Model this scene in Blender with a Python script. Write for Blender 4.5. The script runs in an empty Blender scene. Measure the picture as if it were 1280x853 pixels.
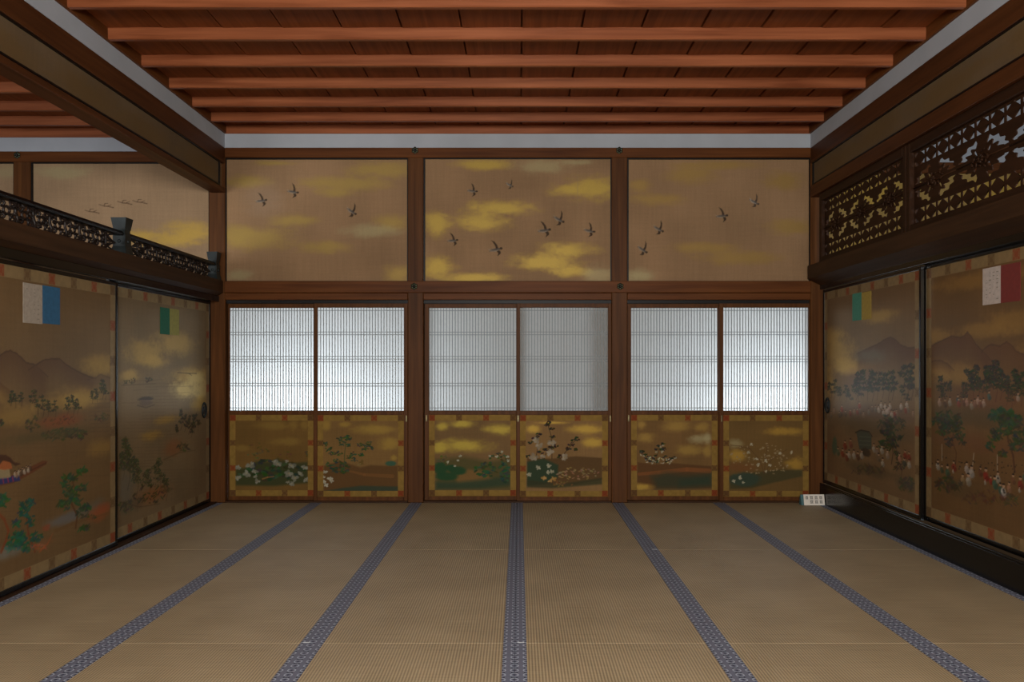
import bpy, bmesh, math, random
import numpy as np
from mathutils import Vector, Matrix

sc = bpy.context.scene
COL = sc.collection
random.seed(7)
RNG = np.random.default_rng(11)

# ------------------------------------------------------------------ camera, light, exposure
# X to the right, Y into the room (back wall front face at Y = 0), Z up, tatami top at Z = 0, metres
F_PX, VX, VY, EYE, DIST = 1008.0, 649.0, 456.0, 1.30, 7.58
cam_d = bpy.data.cameras.new('camera')
cam = bpy.data.objects.new('camera', cam_d)
COL.objects.link(cam)
cam.location = (0, -DIST, EYE)
cam.rotation_euler = (math.radians(90), 0, 0)
cam_d.sensor_width = 36.0
cam_d.lens = F_PX / 1280 * 36.0
cam_d.shift_x = (640 - VX) / 1280
cam_d.shift_y = (VY - 426.5) / 1280
cam_d.clip_start = 0.05
sc.camera = cam

sc.view_settings.view_transform = 'Standard'
sc.view_settings.look = 'None'
sc.view_settings.gamma = 1.0
sc.view_settings.use_curve_mapping = False
sc.view_settings.exposure = 0.0
try:
    sc.cycles.use_denoising = True
    sc.cycles.use_adaptive_sampling = False
    sc.cycles.max_bounces = 10
    sc.cycles.diffuse_bounces = 5
    sc.cycles.glossy_bounces = 4
    sc.cycles.sample_clamp_indirect = 4.0
except Exception:
    pass

w = bpy.data.worlds.new('overcast_sky')
sc.world = w
w.use_nodes = True
bg = w.node_tree.nodes['Background']
try:
    w.cycles.sampling_method = 'NONE'
except Exception:
    pass
bg.inputs[0].default_value = (0.88, 0.87, 0.80, 1)
bg.inputs[1].default_value = 0.09


def area(name, loc, target, sx, sy, watts, col):
    d = bpy.data.lights.new(name, 'AREA')
    d.shape = 'RECTANGLE'
    d.size, d.size_y, d.energy, d.color = sx, sy, watts, col
    o = bpy.data.objects.new(name, d)
    COL.objects.link(o)
    o.location = loc
    o.rotation_euler = (Vector(target) - Vector(loc)).to_track_quat('-Z', 'Z').to_euler()
    return o


# daylight from the garden side behind the viewer, through the open front of each room
area('garden_daylight', (0.0, -8.6, 2.2), (0, 0, 1.1), 2.2, 1.0, 335, (1.0, 0.98, 0.94))
area('garden_daylight_west', (-5.6, -9.8, 1.3), (-5.2, 0, 2.4), 3.0, 2.0, 300, (0.95, 0.97, 1.0))
area('garden_daylight_east', (5.6, -9.8, 1.3), (5.2, 0, 2.9), 3.0, 2.0, 300, (0.90, 0.96, 1.0))
# daylight beyond the paper screens (bright garden seen low under the eaves)
area('veranda_daylight_west', (-2.15, 1.15, 0.24), (-1.95, 0.05, 1.0), 1.6, 0.4, 92, (0.80, 0.90, 1.0))
area('veranda_daylight_east', (2.70, 1.0, 0.22), (2.45, 0.05, 1.0), 1.0, 0.4, 88, (0.80, 0.90, 1.0))

# ------------------------------------------------------------------ materials


def lin(c):
    c = np.asarray(c, dtype=np.float64) / 255.0
    return np.where(c <= 0.04045, c / 12.92, ((c + 0.055) / 1.055) ** 2.4)


def lc(*c):
    v = lin(c)
    return (float(v[0]), float(v[1]), float(v[2]), 1.0)


def mat(name):
    m = bpy.data.materials.new(name)
    m.use_nodes = True
    nt = m.node_tree
    return m, nt, nt.nodes['Principled BSDF']


def node(nt, t, **kw):
    n = nt.nodes.new(t)
    for k, v in kw.items():
        setattr(n, k, v)
    return n


def ramp(nt, fac, stops):
    r = node(nt, 'ShaderNodeValToRGB')
    e = r.color_ramp.elements
    while len(e) < len(stops):
        e.new(0.5)
    for el, (p, c) in zip(e, stops):
        el.position, el.color = p, c
    nt.links.new(fac, r.inputs[0])
    return r


def bump(nt, b, h, strength, dist=0.002):
    n = node(nt, 'ShaderNodeBump')
    n.inputs['Strength'].default_value = strength
    n.inputs['Distance'].default_value = dist
    nt.links.new(h, n.inputs['Height'])
    nt.links.new(n.outputs[0], b.inputs['Normal'])


def wood(name, dark, light, axis, rough=0.5, scale=26, spec=0.12):
    """planed softwood: long streaks along one axis"""
    m, nt, b = mat(name)
    tc = node(nt, 'ShaderNodeTexCoord')
    mp = node(nt, 'ShaderNodeMapping')
    s = [scale, scale, scale]
    s[axis] = scale * 0.045
    mp.inputs['Scale'].default_value = s
    nt.links.new(tc.outputs['Object'], mp.inputs[0])
    n1 = node(nt, 'ShaderNodeTexNoise')
    n1.inputs['Scale'].default_value = 1.0
    n1.inputs['Detail'].default_value = 5
    n1.inputs['Distortion'].default_value = 0.6
    nt.links.new(mp.outputs[0], n1.inputs['Vector'])
    n2 = node(nt, 'ShaderNodeTexNoise')
    n2.inputs['Scale'].default_value = 1.3
    n2.inputs['Detail'].default_value = 2
    nt.links.new(tc.outputs['Object'], n2.inputs['Vector'])
    mx = node(nt, 'ShaderNodeMath', operation='MULTIPLY_ADD')
    mx.inputs[1].default_value = 0.35
    nt.links.new(n2.outputs[0], mx.inputs[0])
    nt.links.new(n1.outputs[0], mx.inputs[2])
    r = ramp(nt, mx.outputs[0], [(0.42, lc(*dark)), (0.95, lc(*light))])
    nt.links.new(r.outputs[0], b.inputs['Base Color'])
    b.inputs['Roughness'].default_value = rough
    b.inputs['Specular IOR Level'].default_value = spec
    bump(nt, b, n1.outputs[0], 0.25, 0.001)
    return m


def flat(name, c, rough=0.6, metal=0.0, noise=0.0, nscale=30, spec=0.5):
    m, nt, b = mat(name)
    b.inputs['Specular IOR Level'].default_value = spec
    b.inputs['Roughness'].default_value = rough
    b.inputs['Metallic'].default_value = metal
    tc = node(nt, 'ShaderNodeTexCoord')
    n1 = node(nt, 'ShaderNodeTexNoise')
    n1.inputs['Scale'].default_value = nscale
    n1.inputs['Detail'].default_value = 4
    nt.links.new(tc.outputs['Object'], n1.inputs['Vector'])
    c0 = np.clip(np.array(c) * (1 - noise), 0, 255)
    c1 = np.clip(np.array(c) * (1 + noise), 0, 255)
    r = ramp(nt, n1.outputs[0], [(0.3, lc(*c0)), (0.7, lc(*c1))])
    nt.links.new(r.outputs[0], b.inputs['Base Color'])
    return m


PIL_D, PIL_L = (78, 42, 17), (110, 64, 29)
M = {}
for i, a in enumerate('xyz'):
    M['wood_' + a] = wood('cedar_' + a, PIL_D if a != 'z' else (68, 39, 16), PIL_L if a != 'z' else (100, 61, 29), i)
    M['dark_' + a] = wood('dark_cedar_' + a, (48, 31, 19), (70, 47, 29), i)
M['brown_y'] = wood('brown_cedar', (66, 37, 18), (92, 54, 28), 1)
M['batten'] = wood('cypress_batten', (120, 64, 36), (168, 100, 64), 0, rough=0.36, spec=0.3)
M['board'] = wood('ceiling_board', (116, 62, 30), (152, 86, 46), 1, rough=0.5)
M['lacquer'] = flat('black_lacquer', (9, 8, 8), 0.22, 0, 0.1, 30, 0.4)
M['edge'] = flat('dark_lacquer_edge', (18, 13, 10), 0.45, 0, 0.1, 30, 0.2)
M['plaster'] = flat('white_plaster', (172, 177, 184), 0.9, 0, 0.03, 3)
M['iron'] = flat('dark_patinated_metal', (30, 35, 35), 0.5, 0.2, 0.25, 14, 0.25)
M['ironwork'] = flat('black_scrollwork', (30, 22, 18), 0.45, 0.0, 0.35, 20, 0.25)
M['brass'] = flat('aged_brass', (120, 110, 78), 0.4, 0.7, 0.2)
M['boss'] = flat('green_bronze', (62, 64, 46), 0.45, 0.6, 0.3, 60)
M['carving'] = wood('carved_wood', (38, 23, 13), (60, 37, 22), 1, rough=0.5)
M['kumiko'] = flat('lattice_bar_wood', (148, 154, 156), 0.7, 0, 0.03)
M['card'] = flat('white_card', (228, 220, 208), 0.7, 0, 0.02)
M['card_side'] = flat('blue_green_card_edge', (70, 108, 112), 0.6, 0, 0.03)
M['ink'] = flat('grey_ink', (92, 88, 84), 0.8, 0, 0.1)
M['floorboard'] = wood('floor_board', (112, 84, 56), (150, 116, 80), 0, 0.5)
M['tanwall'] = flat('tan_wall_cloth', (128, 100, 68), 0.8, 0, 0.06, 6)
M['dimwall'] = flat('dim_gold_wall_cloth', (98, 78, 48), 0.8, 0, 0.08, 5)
M['thread'] = flat('white_thread', (196, 200, 200), 0.8)
M['hole'] = flat('recessed_black', (12, 10, 9), 0.5)
M['blocker_board'] = wood('light_blocker_board', (110, 92, 74), (142, 122, 100), 2, 0.7)
M['silkback'] = flat('silk_backing', (120, 98, 72), 0.8)


def paper_mat():
    m, nt, b = mat('screen_paper')
    tc = node(nt, 'ShaderNodeTexCoord')
    n1 = node(nt, 'ShaderNodeTexNoise')
    n1.inputs['Scale'].default_value = 60
    nt.links.new(tc.outputs['Object'], n1.inputs['Vector'])
    r = ramp(nt, n1.outputs[0], [(0.3, (0.63, 0.63, 0.605, 1)), (0.7, (0.68, 0.68, 0.655, 1))])
    nt.nodes.remove(b)
    d = node(nt, 'ShaderNodeBsdfDiffuse')
    t = node(nt, 'ShaderNodeBsdfTranslucent')
    nt.links.new(r.outputs[0], d.inputs[0])
    nt.links.new(r.outputs[0], t.inputs[0])
    mx = node(nt, 'ShaderNodeMixShader')
    mx.inputs[0].default_value = 0.62
    nt.links.new(d.outputs[0], mx.inputs[1])
    nt.links.new(t.outputs[0], mx.inputs[2])
    nt.links.new(mx.outputs[0], nt.nodes['Material Output'].inputs[0])
    return m


M['paper'] = paper_mat()


def paint_mat(name, rough_silk, rough_gold, metal, spec=0.1):
    """silk painted with mineral colours; alpha of the attribute is the share of gold dust"""
    m, nt, b = mat(name)
    at = node(nt, 'ShaderNodeAttribute', attribute_name='paint')
    tc = node(nt, 'ShaderNodeTexCoord')
    n1 = node(nt, 'ShaderNodeTexNoise')
    n1.inputs['Scale'].default_value = 170
    n1.inputs['Detail'].default_value = 2
    nt.links.new(tc.outputs['Object'], n1.inputs['Vector'])
    mr = node(nt, 'ShaderNodeMapRange')
    mr.inputs[3].default_value, mr.inputs[4].default_value = 0.86, 1.14
    nt.links.new(n1.outputs[0], mr.inputs[0])
    mx = node(nt, 'ShaderNodeMix', data_type='RGBA', blend_type='MULTIPLY')
    mx.inputs['Factor'].default_value = 1.0
    nt.links.new(at.outputs['Color'], mx.inputs['A'])
    nt.links.new(mr.outputs[0], mx.inputs['B'])
    nt.links.new(mx.outputs['Result'], b.inputs['Base Color'])
    a = node(nt, 'ShaderNodeMath', operation='MULTIPLY')
    a.inputs[1].default_value = metal
    nt.links.new(at.outputs['Alpha'], a.inputs[0])
    nt.links.new(a.outputs[0], b.inputs['Metallic'])
    q = node(nt, 'ShaderNodeMapRange')
    q.inputs[3].default_value, q.inputs[4].default_value = rough_silk, rough_gold
    nt.links.new(at.outputs['Alpha'], q.inputs[0])
    nt.links.new(q.outputs[0], b.inputs['Roughness'])
    b.inputs['Specular IOR Level'].default_value = spec
    b.inputs['Specular Tint'].default_value = (1.0, 0.80, 0.50, 1)
    return m


M['silk'] = paint_mat('painted_silk', 0.62, 0.50, 0.35)
M['silk_gloss'] = paint_mat('painted_silk_on_door', 0.40, 0.34, 0.5, 0.2)


def tatami_mat():
    m, nt, b = mat('tatami_rush')
    tc = node(nt, 'ShaderNodeTexCoord')
    sp = node(nt, 'ShaderNodeSeparateXYZ')
    nt.links.new(tc.outputs['Object'], sp.inputs[0])

    def wave(sock, freq):
        a = node(nt, 'ShaderNodeMath', operation='MULTIPLY')
        a.inputs[1].default_value = freq * 2 * math.pi
        nt.links.new(sock, a.inputs[0])
        s = node(nt, 'ShaderNodeMath', operation='SINE')
        nt.links.new(a.outputs[0], s.inputs[0])
        h = node(nt, 'ShaderNodeMath', operation='MULTIPLY_ADD')
        h.inputs[1].default_value = h.inputs[2].default_value = 0.5
        nt.links.new(s.outputs[0], h.inputs[0])
        return h
    wx = wave(sp.outputs['X'], 1 / 0.0135)
    mp = node(nt, 'ShaderNodeMapping')
    mp.inputs['Scale'].default_value = (3, 190, 1)
    nt.links.new(tc.outputs['Object'], mp.inputs[0])
    n1 = node(nt, 'ShaderNodeTexNoise')
    n1.inputs['Scale'].default_value = 1.0
    n1.inputs['Detail'].default_value = 3
    nt.links.new(mp.outputs[0], n1.inputs['Vector'])
    n2 = node(nt, 'ShaderNodeTexNoise')
    n2.inputs['Scale'].default_value = 2.2
    n2.inputs['Detail'].default_value = 5
    nt.links.new(tc.outputs['Object'], n2.inputs['Vector'])
    s1 = node(nt, 'ShaderNodeMath', operation='MULTIPLY_ADD')
    s1.inputs[1].default_value = 0.42
    nt.links.new(wx.outputs[0], s1.inputs[0])
    s2 = node(nt, 'ShaderNodeMath', operation='MULTIPLY')
    s2.inputs[1].default_value = 0.5
    nt.links.new(n1.outputs[0], s2.inputs[0])
    nt.links.new(s2.outputs[0], s1.inputs[2])
    s3 = node(nt, 'ShaderNodeMath', operation='MULTIPLY_ADD')
    s3.inputs[1].default_value = 0.35
    nt.links.new(n2.outputs[0], s3.inputs[0])
    nt.links.new(s1.outputs[0], s3.inputs[2])
    r = ramp(nt, s3.outputs[0], [(0.25, lc(110, 95, 70)), (0.6, lc(160, 141, 109)), (0.95, lc(194, 174, 138))])
    nt.links.new(r.outputs[0], b.inputs['Base Color'])
    b.inputs['Roughness'].default_value = 0.55
    bump(nt, b, wx.outputs[0], 0.35, 0.0015)
    return m


M['tatami'] = tatami_mat()


def heri_mat():
    """woven grey-blue cloth with rows of paired scallops, 5 cm repeat; u comes from an attribute, v from the long axis"""
    m, nt, b = mat('tatami_border_cloth')
    at = node(nt, 'ShaderNodeAttribute', attribute_name='cloth_uv')
    sp = node(nt, 'ShaderNodeSeparateXYZ')
    nt.links.new(at.outputs['Vector'], sp.inputs[0])

    def mth(op, a, bb=None, c=None):
        n = node(nt, 'ShaderNodeMath', operation=op)
        for i, x in enumerate((a, bb, c)):
            if x is None:
                continue
            if isinstance(x, (int, float)):
                n.inputs[i].default_value = x
            else:
                nt.links.new(x, n.inputs[i])
        return n.outputs[0]
    u = sp.outputs['X']
    v = mth('FRACT', sp.outputs['Y'])
    e = mth('MINIMUM', u, mth('SUBTRACT', 1.0, u))            # distance to the nearer long edge
    dv = mth('SUBTRACT', v, 0.5)
    d = mth('SQRT', mth('ADD', mth('POWER', mth('MULTIPLY', e, 1.15), 2.0), mth('POWER', mth('ABSOLUTE', dv), 2.0)))
    ring = mth('MULTIPLY', mth('GREATER_THAN', d, 0.27), mth('LESS_THAN', d, 0.39))
    inner = mth('LESS_THAN', d, 0.13)
    gap = mth('MULTIPLY', mth('GREATER_THAN', d, 0.39), mth('LESS_THAN', e, 0.24))
    fine = mth('GREATER_THAN', mth('SINE', mth('MULTIPLY', sp.outputs['Y'], 2 * math.pi * 6)), 0.0)

    def mix(fac, a, c):
        n = node(nt, 'ShaderNodeMix', data_type='RGBA')
        nt.links.new(fac, n.inputs['Factor'])
        for key, x in (('A', a), ('B', c)):
            if isinstance(x, tuple):
                n.inputs[key].default_value = x
            else:
                nt.links.new(x, n.inputs[key])
        return n.outputs['Result']
    c = mix(fine, lc(94, 97, 112), lc(114, 117, 132))
    c = mix(gap, c, lc(38, 42, 60))
    c = mix(ring, c, lc(162, 170, 184))
    c = mix(inner, c, lc(56, 60, 80))
    nt.links.new(c, b.inputs['Base Color'])
    b.inputs['Roughness'].default_value = 0.75
    return m


M['heri'] = heri_mat()

# ------------------------------------------------------------------ mesh helpers


def add_box(bm, x0, x1, y0, y1, z0, z1, bev=0.0):
    t = bmesh.new()
    vs = [t.verts.new((x, y, z)) for x in (x0, x1) for y in (y0, y1) for z in (z0, z1)]
    for f in ((0, 1, 3, 2), (4, 6, 7, 5), (0, 4, 5, 1), (2, 3, 7, 6), (0, 2, 6, 4), (1, 5, 7, 3)):
        t.faces.new([vs[i] for i in f])
    if bev:
        bmesh.ops.bevel(t, geom=t.edges[:], offset=bev, segments=1, affect='EDGES')
    bmesh.ops.recalc_face_normals(t, faces=t.faces[:])
    me = bpy.data.meshes.new('tmp')
    t.to_mesh(me)
    t.free()
    bm.from_mesh(me)
    bpy.data.meshes.remove(me)


def add_prism(bm, pts, axis, a0, a1):
    """polygon pts (2-D in the two other axes, in xyz order) swept along axis from a0 to a1"""
    def p3(p, a):
        q = list(p)
        q.insert(axis, a)
        return q
    lo = [bm.verts.new(p3(p, a0)) for p in pts]
    hi = [bm.verts.new(p3(p, a1)) for p in pts]
    fs = [bm.faces.new(lo), bm.faces.new(hi[::-1])]
    n = len(pts)
    for i in range(n):
        fs.append(bm.faces.new([lo[i], lo[(i + 1) % n], hi[(i + 1) % n], hi[i]]))
    bmesh.ops.recalc_face_normals(bm, faces=fs)


def add_frustum(bm, cx, cy, z0, z1, wx0, wy0, wx1, wy1):
    v = []
    for z, wx, wy in ((z0, wx0, wy0), (z1, wx1, wy1)):
        for sx, sy in ((-1, -1), (1, -1), (1, 1), (-1, 1)):
            v.append(bm.verts.new((cx + sx * wx / 2, cy + sy * wy / 2, z)))
    fs = [bm.faces.new([v[i] for i in f]) for f in ((3, 2, 1, 0), (4, 5, 6, 7), (0, 1, 5, 4), (1, 2, 6, 5), (2, 3, 7, 6), (3, 0, 4, 7))]
    bmesh.ops.recalc_face_normals(bm, faces=fs)


def add_blob(bm, c, r, seg=8, ring=5, rot=None):
    mt = Matrix.Translation(c)
    if rot is not None:
        mt = mt @ rot
    mt = mt @ Matrix.Diagonal((r[0], r[1], r[2], 1))
    bmesh.ops.create_uvsphere(bm, u_segments=seg, v_segments=ring, radius=1.0, matrix=mt)


def link(name, me, m=None, parent=None):
    o = bpy.data.objects.new(name, me)
    COL.objects.link(o)
    if m is not None:
        me.materials.append(M[m] if isinstance(m, str) else m)
    if parent is not None:
        o.parent = parent
        # vertices were written in world metres: bring them into the parent's frame
        me.transform(Matrix.Translation(-world_loc(parent)))
    return o


def world_loc(o):
    v = Vector(o.location)
    while o.parent is not None:
        o = o.parent
        v += o.location
    return v


def obj(name, bm, m=None, parent=None, smooth=False):
    me = bpy.data.meshes.new(name)
    bm.normal_update()
    bm.to_mesh(me)
    bm.free()
    if smooth:
        me.polygons.foreach_set('use_smooth', [True] * len(me.polygons))
    return link(name, me, m, parent)


def box(name, x0, x1, y0, y1, z0, z1, m, parent=None, bev=0.0):
    bm = bmesh.new()
    add_box(bm, x0, x1, y0, y1, z0, z1, bev)
    return obj(name, bm, m, parent)


def struct(o, label=None):
    o['kind'] = 'structure'
    if label:
        o['label'] = label
    return o


def tag(o, label, cat, group=None):
    o['label'], o['category'] = label, cat
    o['kind'] = 'thing'
    if group:
        o['group'] = group
    return o


def thing(name, label, cat, loc, group=None):
    o = bpy.data.objects.new(name, None)
    COL.objects.link(o)
    o.empty_display_size = 0.1
    o.location = loc
    return tag(o, label, cat, group)


def curve_mesh(name, splines, bevel, parent, m, res=2):
    """tubes along 3-D poly lines [(points, radii, cyclic)] -> one mesh"""
    cu = bpy.data.curves.new(name, 'CURVE')
    cu.dimensions = '3D'
    cu.bevel_depth = bevel
    cu.bevel_resolution = res
    cu.use_fill_caps = True
    for pts, rad, cyc in splines:
        s = cu.splines.new('POLY')
        s.points.add(len(pts) - 1)
        for i, p in enumerate(pts):
            s.points[i].co = (*p, 1)
            s.points[i].radius = rad[i] if hasattr(rad, '__len__') else rad
        s.use_cyclic_u = cyc
    t = bpy.data.objects.new('tmp', cu)
    COL.objects.link(t)
    dg = bpy.context.evaluated_depsgraph_get()
    me = bpy.data.meshes.new_from_object(t.evaluated_get(dg))
    bpy.data.objects.remove(t)
    bpy.data.curves.remove(cu)
    me.name = name
    me.materials.clear()
    return link(name, me, m, parent)


def cut_sheet(name, outer, holes, depth, to3):
    """flat board (u, v outline) with holes, given thickness; to3 maps (u, v, w) to world"""
    cu = bpy.data.curves.new(name, 'CURVE')
    cu.dimensions = '2D'
    cu.fill_mode = 'BOTH'
    cu.extrude = depth / 2
    for pts in [outer] + holes:
        s = cu.splines.new('POLY')
        s.points.add(len(pts) - 1)
        for i, p in enumerate(pts):
            s.points[i].co = (p[0], p[1], 0, 1)
        s.use_cyclic_u = True
    t = bpy.data.objects.new('tmp', cu)
    COL.objects.link(t)
    dg = bpy.context.evaluated_depsgraph_get()
    me = bpy.data.meshes.new_from_object(t.evaluated_get(dg))
    bpy.data.objects.remove(t)
    bpy.data.curves.remove(cu)
    n = len(me.vertices)
    co = np.empty(n * 3)
    me.vertices.foreach_get('co', co)
    co = co.reshape(-1, 3)
    me.vertices.foreach_set('co', to3(co).ravel())
    me.update()
    bm = bmesh.new()
    bm.from_mesh(me)
    bpy.data.meshes.remove(me)
    bmesh.ops.recalc_face_normals(bm, faces=bm.faces[:])
    return bm


# ------------------------------------------------------------------ painting on silk
def vnoise(h, w_, cells_y, cells_x):
    """smooth value noise in 0..1"""
    cy, cx = max(2, int(cells_y) + 2), max(2, int(cells_x) + 2)
    g = RNG.random((cy, cx))
    y = np.linspace(0, cy - 1.001, h)
    x = np.linspace(0, cx - 1.001, w_)
    yi, xi = y.astype(int), x.astype(int)
    fy, fx = (y - yi)[:, None], (x - xi)[None, :]
    fy, fx = fy * fy * (3 - 2 * fy), fx * fx * (3 - 2 * fx)
    a = g[yi][:, xi] * (1 - fx) + g[yi][:, xi + 1] * fx
    c = g[yi + 1][:, xi] * (1 - fx) + g[yi + 1][:, xi + 1] * fx
    return a * (1 - fy) + c * fy


class Canvas:
    """W x H metres of silk; px(x, y) turns a spot of the survey photograph into (u, v) metres on the silk,
    lp is metres per survey pixel near that spot"""

    def __init__(s, W, H, res, base, px, lp):
        s.W, s.H, s.px, s.lp = W, H, px, lp
        s.nx, s.ny = max(4, int(round(W / res))) + 1, max(4, int(round(H / res))) + 1
        s.U, s.V = np.meshgrid(np.linspace(0, W, s.nx), np.linspace(0, H, s.ny))
        s.c = np.tile(np.array(base, float), (s.ny, s.nx, 1))
        s.g = np.zeros((s.ny, s.nx))
        weave = (0.045 * (vnoise(s.ny, s.nx, H * 6, W * 130) - .5) + 0.03 * (vnoise(s.ny, s.nx, H * 130, W * 6) - .5)
                 + 0.10 * (vnoise(s.ny, s.nx, H * 4, W * 4) - .5))
        s.c *= (1 + weave)[:, :, None]
        s.edge = vnoise(s.ny, s.nx, H * 22, W * 9) * .6 + vnoise(s.ny, s.nx, H * 60, W * 40) * .4

    def win(s, u0, u1, v0, v1):
        i0 = max(0, int(math.floor(u0 / s.W * (s.nx - 1))))
        i1 = min(s.nx, int(math.ceil(u1 / s.W * (s.nx - 1))) + 1)
        j0 = max(0, int(math.floor(v0 / s.H * (s.ny - 1))))
        j1 = min(s.ny, int(math.ceil(v1 / s.H * (s.ny - 1))) + 1)
        if i0 >= i1 or j0 >= j1:
            return None
        return slice(j0, j1), slice(i0, i1)

    def lay(s, wn, a, col, gold=None):
        a = a[..., None]
        s.c[wn] = s.c[wn] * (1 - a) + np.array(col, float) * a
        if gold is None:
            s.g[wn] *= (1 - a[..., 0] * .6)
        else:
            s.g[wn] = s.g[wn] * (1 - a[..., 0]) + gold * a[..., 0]

    def scale(s, x, y):
        u, v = s.px(x, y)
        u2, _ = s.px(x + 1, y)
        _, v2 = s.px(x, y + 1)
        return abs(u2 - u), abs(v2 - v)

    def cloud(s, x, y, rx, ry, col=(190, 150, 62), a=0.85, gold=1.0, rag=0.55):
        u, v = s.px(x, y)
        ku, kv = s.scale(x, y)
        rx, ry = rx * ku * 1.05, ry * kv * 1.12
        wn = s.win(u - rx * 1.7, u + rx * 1.7, v - ry * 1.7, v + ry * 1.7)
        if wn is None:
            return
        d = np.sqrt(((s.U[wn] - u) / rx) ** 2 + ((s.V[wn] - v) / ry) ** 2)
        d = d + (s.edge[wn] - .5) * rag * 1.2
        t = np.clip((1.42 - d) / 1.15, 0, 1)
        t = t * t * (3 - 2 * t)
        dust = 1 + (RNG.random(t.shape) - .5) * .5 * (1 - t)
        s.lay(wn, np.clip(t * dust * a, 0, 1), col, gold)

    def wash(s, x, y, rx, ry, col, a=0.5):
        s.cloud(x, y, rx, ry, col, a, None, 0.5)

    def blob(s, x, y, rx, ry, col, a=0.9, rot=0.0, rag=0.0, soft=0.35):
        u, v = s.px(x, y)
        ku, kv = s.scale(x, y)
        rx, ry = max(rx * ku, .003), max(ry * kv, .003)
        R = max(rx, ry) * 1.4 + .006
        wn = s.win(u - R, u + R, v - R, v + R)
        if wn is None:
            return
        du, dv = s.U[wn] - u, s.V[wn] - v
        cs, sn = math.cos(rot), math.sin(rot)
        d = np.sqrt(((du * cs + dv * sn) / rx) ** 2 + ((-du * sn + dv * cs) / ry) ** 2)
        if rag:
            d = d + (RNG.random(d.shape) - .5) * rag + (s.edge[wn] - .5) * rag
        t = np.clip((1 + soft / 2 - d) / soft, 0, 1)
        s.lay(wn, t * a, col)

    def stroke(s, pts, w0, w1, col, a=0.85):
        """brush line through survey spots, widths in survey pixels"""
        P = [s.px(*p) for p in pts]
        k = s.scale(*pts[0])[1]
        n = len(P) - 1
        for i in range(n):
            (ax, ay), (bx, by) = P[i], P[i + 1]
            ra = max((w0 + (w1 - w0) * i / n) * k / 2, .0022)
            rb = max((w0 + (w1 - w0) * (i + 1) / n) * k / 2, .0022)
            R = max(ra, rb) + .006
            wn = s.win(min(ax, bx) - R, max(ax, bx) + R, min(ay, by) - R, max(ay, by) + R)
            if wn is None:
                continue
            du, dv = bx - ax, by - ay
            L2 = du * du + dv * dv + 1e-12
            t = np.clip(((s.U[wn] - ax) * du + (s.V[wn] - ay) * dv) / L2, 0, 1)
            d = np.hypot(s.U[wn] - ax - t * du, s.V[wn] - ay - t * dv)
            r = ra + (rb - ra) * t
            s.lay(wn, np.clip((r - d) / .004 + .5, 0, 1) * a, col)

    def poly(s, pts, col, a=0.9, soft=.004, gold=None):
        P = np.array([s.px(*p) for p in pts])
        wn = s.win(P[:, 0].min() - .02, P[:, 0].max() + .02, P[:, 1].min() - .02, P[:, 1].max() + .02)
        if wn is None:
            return
        U, V = s.U[wn], s.V[wn]
        ins = np.zeros(U.shape, bool)
        dm = np.full(U.shape, 9.)
        n = len(P)
        for i in range(n):
            x0, y0 = P[i]
            x1, y1 = P[(i + 1) % n]
            c = ((y0 > V) != (y1 > V)) & (U < (x1 - x0) * (V - y0) / (y1 - y0 + 1e-12) + x0)
            ins ^= c
            t = np.clip(((U - x0) * (x1 - x0) + (V - y0) * (y1 - y0)) / ((x1 - x0) ** 2 + (y1 - y0) ** 2 + 1e-12), 0, 1)
            dm = np.minimum(dm, np.hypot(U - x0 - t * (x1 - x0), V - y0 - t * (y1 - y0)))
        sd = np.where(ins, dm, -dm)
        s.lay(wn, np.clip(sd / soft + .5, 0, 1) * a, col, gold)

    def ridge(s, pts, fade, col, a=0.75, line=None):
        """mountain: colour is strongest at the ridge line and dissolves into mist below it"""
        P = sorted(s.px(*p) for p in pts)
        us, vs = [p[0] for p in P], [p[1] for p in P]
        k = s.scale(*pts[0])[1]
        wn = s.win(us[0], us[-1], min(vs) - fade * k, max(vs) + .02)
        if wn is None:
            return
        r = np.interp(s.U[wn], us, vs) + (s.edge[wn] - .5) * .012
        dep = r - s.V[wn]
        t = np.clip(1 - dep / (fade * k), 0, 1) * (dep > 0)
        ends = np.clip((s.U[wn] - us[0]) / .05, 0, 1) * np.clip((us[-1] - s.U[wn]) / .05, 0, 1)
        s.lay(wn, t * a * np.maximum(ends, .25), col)
        if line:
            s.lay(wn, np.clip(1 - np.abs(dep - .004) / .008, 0, 1) * .5, line)

    def leaves(s, x, y, rx, ry, col, n=14, size=1.6, a=0.8, flat_=0.55, jit=18):
        for _ in range(n):
            r, t = math.sqrt(random.random()), random.random() * 6.283
            c = [max(0, q + random.uniform(-jit, jit)) for q in col]
            s.blob(x + r * rx * math.cos(t), y + r * ry * math.sin(t), size * random.uniform(.7, 1.4), size * flat_ * random.uniform(.7, 1.3),
                   c, a, random.uniform(-.7, .7), .35)

    def pine(s, x, y, h, col=(52, 56, 38), trunk=(80, 54, 36), wide=0.34, tiers=4, a=0.85, lean=None, leaf=.045):
        """Japanese pine: bent trunk and flat pads of needles; (x, y) is its foot"""
        lean = random.uniform(-.16, .16) if lean is None else lean
        tr = [(x + lean * h * t + .05 * h * math.sin(t * 5), y - h * t) for t in (0, .25, .5, .75, .95)]
        s.stroke(tr, h * .05, h * .025, trunk, a)
        for i in range(tiers):
            t = .42 + .58 * i / max(tiers - 1, 1)
            cx = x + lean * h * t + .05 * h * math.sin(t * 5)
            wd = wide * h * (1.15 - .75 * (i / tiers)) * random.uniform(.8, 1.2)
            off = random.choice((-1, 1)) * wd * .25
            s.leaves(cx + off, y - h * t, wd * .62, h * .075, col, int(9 + h * .28), max(1.0, h * leaf), a)
            s.stroke([(cx, y - h * t + h * .04), (cx + off * 2, y - h * t)], h * .025, h * .015, trunk, a * .7)

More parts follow.
